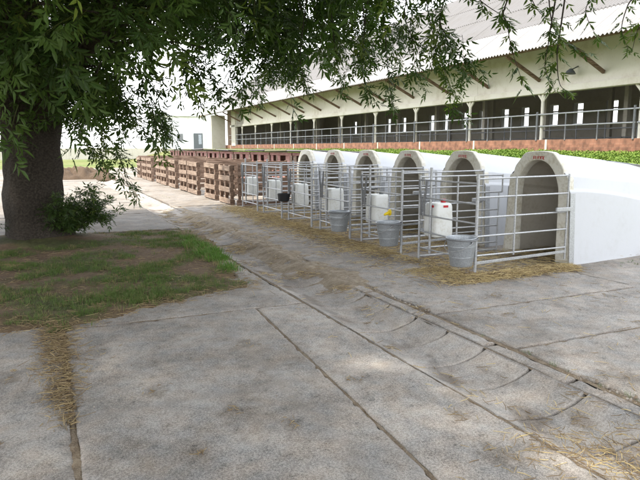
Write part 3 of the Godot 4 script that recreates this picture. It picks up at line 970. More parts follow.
	for wz in wins:
		var l: float = zz - (wz + 0.42)
		put("rear_pier", bx(Vector3(0.25, 1.35, l), 0.002), M.concrete_post, b, at.call(30.7, 3.625, zz - l / 2))
		zz = wz - 0.42
		var wn := pivot("window", b, at.call(30.7, 3.625, wz))
		put("pane", bx(Vector3(0.006, 1.26, 0.78), 0.001), M.glass, wn)
		for s in [-1, 1]:
			put("frame", bx(Vector3(0.06, 1.34, 0.05), 0.004), M.plaster_white, wn, Vector3(0, 0, s * 0.39))
			put("frame", bx(Vector3(0.05, 0.05, 0.73), 0.004), M.plaster_white, wn, Vector3(0, s * 0.64, 0))
		put("sash", bx(Vector3(0.04, 1.22, 0.3), 0.004), M.plaster_white, wn, Vector3(-0.05, 0, -0.21))
		put("frame", bx(Vector3(0.05, 0.09, 0.73), 0.004), M.plaster_white, wn, Vector3(0.002, 0.22, 0))
	put("rear_pier", bx(Vector3(0.25, 1.35, zz + 66.0), 0.002), M.concrete_post, b, at.call(30.7, 3.625, (zz - 66.0) / 2))
	# inner posts and stall rails
	for q in 13:
		var pz := -9.0 - q * 4.5
		put("inner_post", bx(Vector3(0.2, 5.4, 0.2), 0.01), M.concrete_post, b, at.call(22.4, 4.05, pz))
		put("inner_post", bx(Vector3(0.2, 5.4, 0.2), 0.01), M.concrete_post, b, at.call(26.8, 4.05, pz))
		put("stall_rail", rod(Vector3(0, 0, 0), Vector3(0, 0, -4.46), 0.03, 6), M.zinc_dull, b, at.call(21.2, 2.3, pz + 4.5))
		put("stall_rail", rod(Vector3(0, 0, 0), Vector3(0, 0, -4.46), 0.03, 6), M.zinc_dull, b, at.call(22.2, 1.95, pz + 4.5))
		for s in 3:
			put("stall_divider", rod(Vector3(0, 1.35, 0), Vector3(0, 2.5, 0), 0.03, 6), M.zinc_dull, b, at.call(21.2, 0, pz + s * 1.5))
	# railing along the open side
	var rail := pivot("railing", b)
	z = -5.5
	while z > -60:
		for y in [2.84, 2.37]:
			var l := 4.5
			if y < 2.5: l = 4.42
			put("rail", rod(Vector3.ZERO, Vector3(0, 0, -l), 0.032, 8), M.zinc, rail, at.call(18.5, y, z))
		for s in 3:
			put("stanchion", rod(Vector3(0, 1.8, 0), Vector3(0, 2.86 if s else 2.95, 0), 0.03 if s else 0.045, 8), M.zinc_dull, rail, at.call(18.5, 0, z - s * 1.5 - 0.05))
		z -= 4.5
	# wall lamp above the opening
	var lamp := thing("wall_lamp", Vector3(18.5, 4.3, -17.2), "small dark lamp on the white barn wall under the eave", "lamp")
	put("arm", rod(Vector3(0.1, 0.25, 0), Vector3(-0.25, 0.1, 0), 0.025, 8), M.zinc_dull, lamp)
	var al := Acc.new()
	al.tube([Vector3(-0.25, 0.14, 0), Vector3(-0.27, 0.05, 0), Vector3(-0.28, -0.04, 0)], [0.05, 0.14, 0.2], 14)
	put("shade", al.commit(), M.grey_rubber, lamp)

	# low white house far behind the yard
	var h := thing("white_house", Vector3(22, 1.0, -100), "far white flat-roofed house beyond the end of the barn", "house")
	put("wall", bx(Vector3(9.5, 5.6, 8), 0.03), M.plaster_white, h, Vector3(0.4, 2.8, -4))
	put("roof", bx(Vector3(10.3, 0.3, 9), 0.03), M.plaster_white, h, Vector3(0.4, 5.75, -4))
	put("tall_block", bx(Vector3(2.0, 7.0, 5), 0.03), M.plaster_white, h, Vector3(3.9, 3.5, -1.6))
	var dd := put("door", bx(Vector3(1.5, 2.6, 0.1), 0.02), M.grey_rubber, h, Vector3(1.6, 1.6, 0.05))
	put("pane", bx(Vector3(0.5, 1.6, 0.04), 0.01), M.glass, dd, Vector3(0.3, 0.3, 0.06))
	for wx in [-1.4, -3.4]:
		var ww := put("window", bx(Vector3(1.3, 1.5, 0.1), 0.02), M.plaster_white, h, Vector3(wx, 2.2, 0.03))
		put("pane", bx(Vector3(1.0, 1.2, 0.04), 0.01), M.zinc_dull, ww, Vector3(0, 0, 0.06))
	print("barn")

# ------------------------------------------------------------------ hutches and pens
func profile(x: float, inset: float) -> Array:
	var wb := 0.60 - 0.095 * x - inset
	var ht := 1.445 - 0.097 * x - inset
	var hs := 1.16 - 0.085 * x
	var hc := 0.965 - 0.085 * pow(x, 1.7)
	return [[wb, 0.0], [wb - 0.006, 0.05], [wb - 0.02, hc * 0.5], [wb - 0.034, hc - 0.02], [wb - 0.042, hc], [wb - 0.066, hc + 0.022], [wb - 0.075, hc + 0.04],
		[wb - 0.098, hs - 0.015], [wb - 0.106, hs], [wb - 0.15, hs + 0.035], [wb - 0.165, hs + 0.06], [wb - 0.275, lerpf(hs, ht, 0.62)], [wb - 0.36, ht - 0.03], [wb - 0.405, ht - 0.008], [wb - 0.48, ht], [0.0, ht + 0.008]]

func hutch_body(inset: float) -> ArrayMesh:
	var P := PackedVector3Array()
	var xs := []
	for i in 19: xs.append(lerpf(0.0, 2.05, i / 18.0))
	xs.append_array([2.09, 2.12, 2.13])
	var nv := 0
	for i in xs.size():
		var x: float = xs[i]
		var pr := profile(minf(x, 2.05), inset)
		var sh := 1.0
		if i >= 19: sh = [0.97, 0.9, 0.0][i - 19]
		var row := []
		for q in pr: row.append(Vector3(x, 0.0 + q[1] * (sh if sh > 0.5 else 0.5), q[0] * sh))
		for q in range(pr.size() - 2, -1, -1): row.append(Vector3(x, pr[q][1] * (sh if sh > 0.5 else 0.5), -pr[q][0] * sh))
		nv = row.size()
		for v in row: P.append(v)
	var a := Acc.new()
	a.grid(P, xs.size(), nv, PackedColorArray(), false, false)
	return a.commit()

func hutch_frame() -> ArrayMesh:
	# front face: outer outline and arched doorway, sampled at matching stations
	var half := [[0.615, 0.0, 0.385, 0.0], [0.592, 0.3, 0.385, 0.3], [0.568, 0.62, 0.385, 0.6], [0.548, 0.9, 0.384, 0.82], [0.536, 1.09, 0.38, 0.93], [0.534, 1.118, 0.375, 0.97], [0.526, 1.14, 0.37, 1.0], [0.478, 1.15, 0.362, 1.035], [0.462, 1.158, 0.354, 1.06], [0.452, 1.175, 0.346, 1.085], [0.446, 1.225, 0.33, 1.125],
		[0.425, 1.268, 0.302, 1.17], [0.36, 1.338, 0.262, 1.225], [0.285, 1.415, 0.205, 1.275], [0.255, 1.438, 0.16, 1.302], [0.215, 1.452, 0.12, 1.322], [0.12, 1.462, 0.06, 1.338], [0.0, 1.466, 0.0, 1.342]]
	var st := half.duplicate()
	for k in range(half.size() - 2, -1, -1): st.append([-half[k][0], half[k][1], -half[k][2], half[k][3]])
	var rows := [[0.0, 0.08], [0.0, 0.012], [0.02, -0.004], [0.09, -0.012], [0.8, -0.014], [0.88, -0.02], [0.95, -0.016], [1.0, 0.004], [1.03, 0.1]]
	var P := PackedVector3Array()
	for rw in rows:
		for q in st:
			P.append(Vector3(rw[1], lerpf(q[1], q[3], rw[0]), lerpf(q[0], q[2], rw[0])))
	var a := Acc.new()
	a.grid(P, rows.size(), st.size(), PackedColorArray(), false, true)
	return a.commit()

func lathe(prof: Array, sides: int) -> ArrayMesh:
	var P := PackedVector3Array()
	for q in prof:
		for j in sides + 1:
			var a := TAU * j / sides
			P.append(Vector3(cos(a) * q[0], q[1], sin(a) * q[0]))
	var ac := Acc.new()
	ac.grid(P, prof.size(), sides + 1, PackedColorArray(), true, false)
	return ac.commit()

const ZC := [-6.16, -7.78, -9.36, -10.93, -12.5, -14.1]
const NTH := ["first", "second", "third", "fourth", "fifth", "sixth"]

func build_hutches() -> void:
	var body := hutch_body(0.0)
	var lining := hutch_body(0.022)
	var frame := hutch_frame()
	var tm := TextMesh.new()
	tm.text = "FLEXX"
	var sf := SystemFont.new(); sf.font_names = PackedStringArray(["Droid Sans"]); sf.font_weight = 700
	tm.font = sf; tm.font_size = 64; tm.pixel_size = 0.00112; tm.depth = 0.003; tm.curve_step = 2.0
	var side_bars := [1.15, 0.93, 0.69, 0.47, 0.24]
	var hutch_label := ["white plastic calf hutch with galvanised corner plate, end of the row nearest the open yard", "white plastic calf hutch second from the open end of the row", "white plastic calf hutch third from the open end of the row",
		"white plastic calf hutch fourth from the open end of the row", "white plastic calf hutch next to the last one beside the timber pens", "white plastic calf hutch nearest to the brown timber pens"]
	var pen_label := ["tube pen on the hutch at the open end of the row", "tube pen on the second hutch, bucket with yellow teat", "tube pen on the third hutch from the open end",
		"tube pen on the fourth hutch, black bowl on its front", "tube pen on the hutch next to last before the timber pens", "tube pen on the hutch nearest the brown timber pens"]
	for k in 6:
		var h := thing("calf_hutch", Vector3(6.05, -0.005, ZC[k]), hutch_label[k], "calf hutch", "row of white calf hutches", rng.randf_range(-0.012, 0.012))
		put("shell", body, M.plastic, h)
		put("lining", lining, M.plastic_inner, h)
		put("front_frame", frame, M.plastic_frame, h)
		if k < 5:
			put("lettering", tm, M.red_print, h, Vector3(-0.0155, 1.372, 0.01), Basis(Vector3.UP, -PI / 2))
		put("corner_plate", bx(Vector3(0.085, 0.93, 0.012), 0.003), M.zinc, h, Vector3(0.02, 0.475, 0.613), Basis(Vector3.RIGHT, -0.05))
		for q in 4: put("bolt", lathe([[0.0, 0.012], [0.012, 0.012], [0.014, 0.0]], 8), M.zinc_dull, h, Vector3(0.02, 0.12 + q * 0.23, 0.624 - q * 0.0115), Basis(Vector3.RIGHT, PI / 2))
		# pen
		var p := thing("calf_pen", Vector3(4.56, 0, ZC[k]), pen_label[k], "pen", "tube pens in front of the hutches")
		var j := func(s: float) -> float: return rng.randf_range(-s, s)
		var near := pivot("side_panel", p, Vector3(0, 0, 0.6))
		for y in side_bars:
			put("bar", rod(Vector3(0, y + j.call(0.006), 0), Vector3(1.42, y + 0.012 + j.call(0.006), 0.0), 0.011), M.zinc, near)
		put("foot_bar", bx(Vector3(1.44, 0.035, 0.012), 0.003), M.zinc, near, Vector3(0.72, 0.175, 0.0), Basis(Vector3(0, 0, 1), 0.03))
		put("upright", rod(Vector3(0.57, 0.22, 0.002), Vector3(0.57, 1.165, 0.002), 0.0125), M.zinc, near)
		put("upright", rod(Vector3(1.42, 0.1, 0), Vector3(1.42, 1.18, 0), 0.0125), M.zinc, near)
		put("latch", bx(Vector3(0.24, 0.05, 0.03), 0.006), M.zinc, near, Vector3(1.32, 0.74, 0.03))
		put("corner_post", rod(Vector3(-0.005, 0.0, 0.004), Vector3(-0.005, 1.2, 0.004), 0.019), M.zinc, near)
		var far := pivot("side_panel", p, Vector3(0, 0, -0.58))
		for y in [0.63, 0.4, 0.16, 0.05]:
			put("bar", rod(Vector3(0, y, 0), Vector3(1.34, y, 0), 0.011), M.zinc, far)
		for y in [1.12, 0.88]:
			put("bar", rod(Vector3(0, y, 0), Vector3(1.4 if y > 1 else 1.38, y, 0), 0.011), M.zinc, far)
		put("upright", rod(Vector3(1.4, 0.87, 0), Vector3(1.4, 1.13, 0), 0.011), M.zinc, far)
		put("upright", rod(Vector3(1.34, 0.04, 0), Vector3(1.34, 0.89, 0), 0.011), M.zinc, far)
		put("upright", rod(Vector3(0.62, 0.05, 0.002), Vector3(0.62, 1.12, 0.002), 0.011), M.zinc, far)
		put("corner_post", rod(Vector3(0.0, 0.0, 0), Vector3(0.0, 1.14, 0), 0.017), M.zinc, far)
		var front := pivot("front_panel", p)
		for y in [1.09, 0.85, 0.62, 0.39, 0.18]:
			put("bar", rod(Vector3(-0.001, y, 0.6), Vector3(-0.001, y + j.call(0.008), -0.58), 0.0105), M.zinc, front)
		put("upright", rod(Vector3(0.02, 0.12, -0.36), Vector3(0.02, 1.25, -0.36), 0.018), M.zinc, front)
		put("upright", rod(Vector3(0.02, 0.15, 0.2), Vector3(0.02, 1.12, 0.2), 0.011), M.zinc, front)
		# feeding yoke of two bent flat irons
		for s in [-1.0, 1.0]:
			var ay := Acc.new()
			ay.tube([Vector3(-0.03, 1.09, -0.47 + s * 0.085), Vector3(-0.03, 0.98, -0.47 + s * 0.075), Vector3(-0.03, 0.8, -0.47 + s * 0.03), Vector3(-0.03, 0.62, -0.47 + s * 0.035)], [0.012, 0.016, 0.018, 0.014], 8)
			put("yoke_iron", ay.commit(), M.zinc_dull, front)
		if k < 3:
			var ar := Acc.new()
			var ring := []
			for q in 25: ring.append(Vector3(-0.205 + cos(TAU * q / 24) * 0.183, 0.46, 0.6 + sin(TAU * q / 24) * 0.183))
			ar.tube(ring, [0.008], 6, false)
			put("bucket_ring", ar.commit(), M.zinc_dull, front)
		# white feed jug hung behind the front bars
		var jl := ["white plastic feed jug with red print, pen at the open end", "white plastic feed jug in the second pen beside yellow teat", "white plastic feed jug in the third pen", "white plastic feed jug in the pen with the black bowl", "white plastic feed jug in the next to last pen", "white plastic feed jug in the pen beside the timber fence"]
		var jg := thing("feed_jug", Vector3(4.57 + 0.17, 0.335, ZC[k] - 0.36 + rng.randf_range(-0.02, 0.02) - 0.03), jl[k], "jug", "white feed jugs", rng.randf_range(-0.05, 0.05))
		var P := PackedVector3Array()
		var lv := [[0.0, 0.0], [0.0, 0.9], [0.015, 0.97], [0.05, 1.0], [0.26, 0.98], [0.4, 0.94], [0.435, 0.89], [0.45, 0.78], [0.455, 0.0]]
		for l in lv:
			for q in 33:
				var ang := TAU * q / 32
				var cx := signf(cos(ang)) * pow(absf(cos(ang)), 0.32)
				var cz := signf(sin(ang)) * pow(absf(sin(ang)), 0.32)
				P.append(Vector3(cx * 0.145 * l[1], l[0], cz * 0.155 * l[1]))
		var aj := Acc.new()
		aj.grid(P, lv.size(), 33, PackedColorArray(), true, false)
		put("body", aj.commit(), M.jug, jg)
		put("neck", lathe([[0.0, 0.5], [0.03, 0.5], [0.034, 0.49], [0.034, 0.45]], 14), M.grey_rubber if k else M.red_print, jg, Vector3(0.05, 0, 0.03))
		if k == 0:
			put("red_print", bx(Vector3(0.075, 0.03, 0.002), 0.0), M.red_print, jg, Vector3(0.01, 0.41, 0.148))
			put("red_print", bx(Vector3(0.002, 0.03, 0.06), 0.0), M.red_print, jg, Vector3(-0.139, 0.41, 0.06))
	# buckets
	var bl := ["galvanised bucket on the pen at the open end of the row", "galvanised bucket below the yellow teat on the second pen", "galvanised bucket on the third pen from the open end"]
	var bucket := lathe([[0.0, 0.012], [0.118, 0.012], [0.12, 0.0], [0.126, 0.0], [0.128, 0.014], [0.14, 0.1], [0.1435, 0.104], [0.1435, 0.112], [0.142, 0.116], [0.158, 0.225], [0.1615, 0.229], [0.1615, 0.237], [0.16, 0.241],
		[0.17, 0.318], [0.177, 0.322], [0.179, 0.328], [0.176, 0.334], [0.169, 0.332], [0.167, 0.318], [0.122, 0.02], [0.0, 0.02]], 48)
	for k in 3:
		var b := thing("bucket", Vector3(4.56 - 0.205, 0.15, ZC[k] + 0.6), bl[k], "bucket", "galvanised buckets on the pens", [0.25, -0.1, 0.5][k])
		b.rotation.z = [0.03, 0.05, -0.02][k]
		put("body", bucket, M.bucket, b)
		var hp := []
		for q in 17:
			var t := PI * q / 16
			hp.append(Vector3(-0.16 * sin(t) - 0.03, 0.29 - 0.1 * sin(t), 0.182 * cos(t)))
		var ah := Acc.new()
		ah.tube(hp, [0.0045], 6)
		put("handle", ah.commit(), M.zinc, b)
		for s in [-1, 1]: put("ear", bx(Vector3(0.04, 0.05, 0.008), 0.002), M.zinc_dull, b, Vector3(-0.02, 0.295, s * 0.175))
	# yellow teat on the second pen's post
	var y := thing("feeding_teat", Vector3(4.53, 0.58, ZC[1] + 0.36), "yellow rubber feeding teat above the second bucket", "teat")
	put("flange", lathe([[0.0, 0.0], [0.045, 0.0], [0.05, 0.006], [0.045, 0.014], [0.0, 0.016]], 18), M.yellow_rubber, y, Vector3(-0.02, 0, 0), Basis(Vector3(0, 0, 1), PI / 2))
	put("nipple", lathe([[0.026, 0.0], [0.024, 0.04], [0.019, 0.075], [0.011, 0.095], [0.0, 0.1]], 14), M.yellow_rubber, y, Vector3(-0.03, 0, 0), Basis(Vector3(0, 0, 1), 1.9))
	# black bowl on the fourth pen
	var bb := thing("feed_bowl", Vector3(4.44, 0.42, -11.48), "small black rubber bowl on the front of the fourth pen", "bowl")
	put("body", lathe([[0.0, 0.0], [0.1, 0.0], [0.115, 0.02], [0.13, 0.15], [0.136, 0.155], [0.13, 0.16], [0.12, 0.15], [0.105, 0.02], [0.0, 0.02]], 24), M.black_rubber, bb)
	put("hook", bx(Vector3(0.02, 0.12, 0.05), 0.003), M.zinc_dull, bb, Vector3(0.125, 0.14, 0))
	print("hutches")

# ------------------------------------------------------------------ timber pens
func pallet(at: Vector3, length: float, turn: float, label: String, group: String, front_mat: Material, seed_: int) -> void:
	# upright pallet: runs along local -z, front boards on the -x face
	var t := thing("wooden_pallet", at, label, "pallet", group, turn)
	var r := RandomNumberGenerator.new(); r.seed = seed_
	for i in 3:
		put("stringer", bx(Vector3(0.09, 1.04 + r.randf_range(0, 0.03), 0.07), 0.006), M.wood, t, Vector3(0.07, 0.53, -0.05 - (length - 0.1) * i / 2.0))
	for y in [0.1, 0.4, 0.69, 0.98]:
		var b := put("board", bx(Vector3(0.024, 0.135, length), 0.004), front_mat, t, Vector3(0.012, y + r.randf_range(-0.02, 0.02), -length / 2), Basis(Vector3.RIGHT, r.randf_range(-0.015, 0.015)))
	for y in [0.08, 0.27, 0.5, 0.74, 0.97]:
		put("board", bx(Vector3(0.022, 0.13, length - 0.02), 0.004), front_mat, t, Vector3(0.128, y + r.randf_range(-0.02, 0.02), -length / 2))

func build_timber() -> void:
	var iv := [[-15.35, -16.5], [-16.9, -18.1], [-19.1, -20.5], [-20.62, -21.9], [-22.6, -23.95], [-24.4, -25.6], [-25.75, -26.9], [-28.0, -29.3], [-29.5, -30.8], [-31.4, -32.6]]
	var n := 0
	for q in iv:
		pallet(Vector3(4.42, 0, q[0]), q[0] - q[1], rng.randf_range(-0.015, 0.015), ["first", "second", "third", "fourth", "fifth", "sixth", "seventh", "eighth", "ninth", "tenth"][n] + " upright weathered pallet of the timber pens, counted from the hutches", "upright pallets fronting the timber pens", M.wood_pale, 50 + n)
		n += 1
	# dividers between the timber pens, boarded on the face toward the hutches
	n = 0
	for z in [-15.25, -18.55, -22.25, -25.7, -29.4, -33.0]:
		var t := thing("board_divider", Vector3(4.62, 0, z), "brown boarded divider at the end of the timber pens, facing the hutches" if n == 0 else ["", "first", "second", "third", "fourth", "fifth"][n] + " inner boarded divider of the timber pens, counted from the hutches", "fence", "boarded dividers")
		for i in 4: put("stake", bx(Vector3(0.07, 1.1, 0.07), 0.006), M.wood, t, Vector3(0.05 + i * 0.87, 0.55, -0.05))
		for y in [0.1, 0.29, 0.47, 0.66, 0.84, 1.02]:
			put("board", bx(Vector3(2.72 + rng.randf_range(-0.06, 0.06), 0.14, 0.024), 0.004), M.wood, t, Vector3(1.34, y + rng.randf_range(-0.02, 0.02), 0.0), Basis(Vector3(0, 0, 1), rng.randf_range(-0.012, 0.012)))
		n += 1
	# lying beams at the foot of the end divider
	for q in 2:
		var lg := thing("timber_beam", Vector3(4.75 + q * 0.2, 0.09 + q * 0.0, -14.95 + q * 0.02 - q * 0.0), ["dark square timber beam on the concrete before the pens", "paler timber beam lying behind the dark one"][q], "beam")
		lg.position = Vector3(4.6 + q * 0.15, 0.08, -14.75 - q * 0.22)
		put("beam", bx(Vector3(1.5 - q * 0.3, 0.15, 0.16), 0.01), M.wood, lg, Vector3(0.75, 0, 0))
	# red boarded calf boxes behind
	var i := 0
	for z in [-17.6, -19.85, -22.1, -24.4, -26.7, -29.0, -31.4, -33.9, -36.4, -38.9]:
		var t := thing("wooden_calf_box", Vector3(7.6, 0, z), ["first", "second", "third", "fourth", "fifth", "sixth", "seventh", "eighth", "ninth", "tenth"][i] + " dull red boarded calf box of the row, counted from the hutches", "calf box", "dull red calf boxes behind the timber pens", rng.randf_range(-0.02, 0.02))
		var wd := 2.16
		put("side_wall", bx(Vector3(1.5, 1.3, 0.03), 0.004), M.wood_red, t, Vector3(0.78, 0.66, wd / 2 - 0.03))
		put("side_wall", bx(Vector3(1.5, 1.3, 0.03), 0.004), M.wood_red, t, Vector3(0.78, 0.66, -wd / 2 + 0.03))
		put("back_wall", bx(Vector3(0.03, 1.3, wd - 0.1), 0.004), M.wood_red, t, Vector3(1.55, 0.66, 0))
		var js := rng.randf_range(-0.12, 0.12)
		for b in [[0.97, 0.2, M.wood_pale], [0.66, 0.4, M.wood_red], [-0.12 + js, 0.3, M.wood_red], [-0.34 + js, 0.11, M.wood_pale], [-0.94, 0.26, M.wood_red if i % 3 else M.wood_pale]]:
			put("front_board", bx(Vector3(0.028, 1.3, b[1]), 0.004), b[2], t, Vector3(0.0, 0.66, b[0]))
		put("lintel", bx(Vector3(0.03, 0.1, wd), 0.004), M.wood_red, t, Vector3(-0.031, 1.3, 0))
		put("low_board", bx(Vector3(0.03, 0.5, wd), 0.004), M.wood_red, t, Vector3(0.031, 0.3, 0))
		put("roof", bx(Vector3(1.85, 0.045, wd + 0.06), 0.008), M.roof_mossy if i % 2 else M.roof_grey, t, Vector3(0.68, 1.39 + rng.randf_range(-0.012, 0.03), 0), Basis(Vector3(0, 0, 1), -0.03 + rng.randf_range(-0.02, 0.01)) * Basis(Vector3(1, 0, 0), rng.randf_range(-0.015, 0.015)))
		i += 1
	# far heap, wall and hedge
	var h := Acc.new()
	var P := PackedVector3Array()
	for a in 20:
		for b in 40:
			var u := a / 19.0
			var v := b / 39.0
			var e := pow(maxf(0.0, sin(PI * u)), 0.6) * pow(maxf(0.0, sin(PI * v)), 0.4)
			P.append(Vector3((v - 0.5) * 3.4, e * (0.5 + 0.4 * nz.get_noise_2d(v * 6, u * 5) + 0.22 * nf.get_noise_2d(v * 1.5, u * 1.2)) - 0.05, (0.5 - u) * 3.0))
	h.grid(P, 20, 40, PackedColorArray(), false, true)
	var hm: StandardMaterial3D = M.soil.duplicate()
	hm.vertex_color_use_as_albedo = false
	hm.albedo_color = lin(0.085, 0.062, 0.045)
	tag(put("dung_heap", h.commit(), hm, self, Vector3(1.6, 0, -32)), "low brown dung heap on the yard beyond the trunk", "heap")
	var fw := thing("boundary_fence", Vector3(3, 0, -86), "long low grey panel fence past the green field", "fence")
	for k in 14:
		put("panel", bx(Vector3(3.96, 1.4, 0.15), 0.01), M.concrete_post, fw, Vector3(-38 + k * 4.0, 0.7, 0))
		put("pillar", bx(Vector3(0.25, 1.5, 0.25), 0.01), M.concrete_post, fw, Vector3(-40 + k * 4.0, 0.75, 0))
	print("timber")

# ------------------------------------------------------------------ grass and straw
func tuft_mesh(s: int, n: int, h: float, spread: float, w: float) -> ArrayMesh:
	var r := RandomNumberGenerator.new(); r.seed = s
	var a := Acc.new()
	for i in n:
		var ang := r.randf() * TAU
		var p := Vector3(cos(ang), 0, sin(ang)) * spread * sqrt(r.randf())
		var out := Vector3(cos(ang + r.randf_range(-0.8, 0.8)), 0, sin(ang + r.randf_range(-0.8, 0.8)))
		var hh := h * r.randf_range(0.5, 1.1)
		var side := out.cross(Vector3.UP) * w * 0.5
		var m := p + Vector3.UP * hh * 0.6 + out * hh * 0.18
		var t := p + Vector3.UP * hh * 0.88 + out * hh * r.randf_range(0.4, 0.8)
		var c := Color.WHITE * r.randf_range(0.75, 1.2)
		a.tri(p - side, p + side, m + side * 0.8, c); a.tri(p - side, m + side * 0.8, m - side * 0.8, c); a.tri(m - side * 0.8, m + side * 0.8, t, c)
	return a.commit()

func weed_mesh(s: int) -> ArrayMesh:
	var r := RandomNumberGenerator.new(); r.seed = s
	var a := Acc.new()
	for k in 7:
		var b := Vector3(r.randf_range(-0.16, 0.16), 0, r.randf_range(-0.16, 0.16))
		var top := b + Vector3(r.randf_range(-0.1, 0.1), r.randf_range(0.16, 0.3), r.randf_range(-0.1, 0.1))
		a.tube([b, top], [0.004, 0.002], 3, false)
		for q in 9:
			var at := b.lerp(top, 0.25 + q * 0.085)
			var ang := q * 2.4 + r.randf()
			var d := Vector3(cos(ang), r.randf_range(-0.1, 0.5), sin(ang)).normalized()
			leaflet(a, at, d, d.cross(Vector3.UP).normalized(), r.randf_range(0.07, 0.12), r.randf_range(0.04, 0.065), Color.WHITE * r.randf_range(0.8, 1.2))
	return a.commit()

func straw_mesh(s: int) -> ArrayMesh:
	var r := RandomNumberGenerator.new(); r.seed = s
	var a := Acc.new()
	var k := r.randf_range(-0.07, 0.07)
	a.tube([Vector3(-0.5, 0, 0), Vector3(0.05, 0.03, k * 0.2), Vector3(0.5, 0.0, k)], [0.016, 0.018, 0.012], 3, false)
	return a.commit()

func build_cover() -> void:
	var r := RandomNumberGenerator.new(); r.seed = 777
	var xf := []
	var cl := []
	# thin lawn, denser in patches and along the channel
	var tries := 0
	while xf.size() < 6500 and tries < 120000:
		tries += 1
		var x := r.randf_range(-3.0, 2.4)
		var z := r.randf_range(-11.15, -5.2)
		var s := lawn_inside(x, z)
		if s < 0.03: continue
		var g := nz.get_noise_2d(x * 0.9 + 5, z * 1.1) + 0.25 * nf.get_noise_2d(x, z)
		var edge := exp(-pow((x - 2.08) / 0.2, 2.0)) * smoothstep(-6.6, -7.1, z) * smoothstep(-10.6, -9.9, z) * (0.55 + 0.8 * nz.get_noise_2d(3.0, z * 2.2))
		var blob := exp(-(Vector2(x - 0.75, z + 6.25).length_squared()) / 0.12)
		var p := smoothstep(-0.25, 0.35, g) * 0.7 + edge + blob * 0.9
		if s < 0.3 and edge < 0.2: p *= 0.3
		if r.randf() > p: continue
		var sc := r.randf_range(0.45, 1.0) * (1.7 if edge > 0.35 else 1.0)
		xf.append(Transform3D(Basis(Vector3.UP, r.randf() * TAU).scaled(Vector3(sc, sc * r.randf_range(0.7, 1.1), sc)), Vector3(x, 0.0 + 0.01, z)))
		var c := Color(0.075, 0.125, 0.028).lerp(Color(0.13, 0.18, 0.05), r.randf())
		if edge > 0.3: c = Color(0.09, 0.19, 0.03).lerp(Color(0.13, 0.23, 0.045), r.randf())
		if r.randf() < 0.12: c = Color(0.25, 0.2, 0.1)
		cl.append(c)
	for k in 260:                                     # weeds in joints and at the foot of the hutches
		var q = [[rng.randf_range(6.3, 9.0), rng.randf_range(-5.55, -5.25)], [rng.randf_range(-0.05, 0.12), rng.randf_range(-5.7, -5.2)], [3.15 + rng.randf_range(-0.02, 0.03), rng.randf_range(-4.0, -2.0)], [rng.randf_range(2.3, 3.6), rng.randf_range(-30, -17)]][[0, 0, 2 if k % 25 == 2 else 1, 1, 3][k % 5]]
		if k % 5 == 4: q = [2.3 + floorf(rng.randf() * 3) * 0.55 + rng.randfn() * 0.08, [-17.5, -19.0, -22.0, -25.5][rng.randi() % 4] + rng.randfn() * 0.25]
		if k % 5 < 2 and q[0] < 6.6: continue
		var sc := r.randf_range(0.25, 0.55)
		xf.append(Transform3D(Basis(Vector3.UP, r.randf() * TAU).scaled(Vector3.ONE * sc), Vector3(q[0], -0.005, q[1])))
		cl.append(Color(0.09, 0.15, 0.035))
	tag(multi("grass", tuft_mesh(1, 14, 0.075, 0.07, 0.0045), M.grass, xf, cl), "short patchy green grass on the earth under the tree", "grass", "", "stuff")
	# weeds on the bank
	xf = []; cl = []
	for k in 9000:
		var x := 9.6 + 8.6 * pow(r.randf(), 0.6)
		var z := -4.0 - 62.0 * pow(r.randf(), 1.4)
		var sc := r.randf_range(0.5, 1.0)
		if nz.get_noise_2d(x * 0.5, z * 0.4) < -0.25: sc *= 0.6
		xf.append(Transform3D(Basis(Vector3.UP, r.randf() * TAU).scaled(Vector3.ONE * sc), Vector3(x, terrain_h(x, z) - 0.01, z)))
		cl.append(Color(0.085, 0.155, 0.022).lerp(Color(0.17, 0.24, 0.045), r.randf()))
	tag(multi("weeds", weed_mesh(2), M.grass, xf, cl), "bright green leafy weeds on the bank below the barn", "weeds", "", "stuff")
	# straw
	var sx := [[], [], []]
	var sc2 := [[], [], []]
	var drop := func(x: float, z: float, y: float, l: float, pal := 0) -> void:
		var k := r.randi() % 3
		var bs := Basis(Vector3.UP, r.randf() * TAU) * Basis(Vector3(0, 0, 1), r.randf_range(-0.18, 0.18)) * Basis(Vector3(1, 0, 0), r.randf() * TAU)
		var w := r.randf_range(0.09, 0.15)
		sx[k].append(Transform3D(bs.scaled_local(Vector3(l, w, w)), Vector3(x, y, z)))
		var c := Color(0.42, 0.31, 0.14).lerp(Color(0.6, 0.48, 0.24), r.randf())
		if r.randf() < 0.3: c = Color(0.22, 0.15, 0.075)
		if pal == 1: c = c.lerp(Color(0.17, 0.115, 0.06), r.randf_range(0.4, 0.9))
		sc2[k].append(c)
	for k in 6:
		for q in 2000:                                # bedding in hutch and pen
			var x := r.randf_range(4.35, 7.6)
			var z: float = ZC[k] + r.randf_range(-0.62, 0.62)
			if x > 6.05: z = ZC[k] + r.randf_range(-0.45, 0.45)
			var lump := 0.5 + 0.5 * nz.get_noise_2d(x * 1.5, z * 1.5)
			drop.call(x, z, 0.012 + r.randf() * 0.07 * lump * (1.6 if x > 5.9 else 0.7), r.randf_range(0.08, 0.22))
		for q in 1200:                                 # spilt in front
			var x := 4.55 - absf(r.randfn()) * 0.33
			var z: float = ZC[k] + r.randfn() * 0.55
			if k == 0: z = -5.5 + r.randf_range(-0.7, 0.28)
			drop.call(x, z, 0.006 + r.randf() * 0.012, r.randf_range(0.05, 0.18))
	for q in 2600:                                    # along the near side of the first pen
		var x := r.randf_range(4.45, 6.0)
		drop.call(x, -5.55 + absf(r.randfn()) * 0.13 + 0.12 * nz.get_noise_2d(x * 2, 0), 0.01 + r.randf() * 0.04, r.randf_range(0.08, 0.22))
	tries = 0
	var made := 0
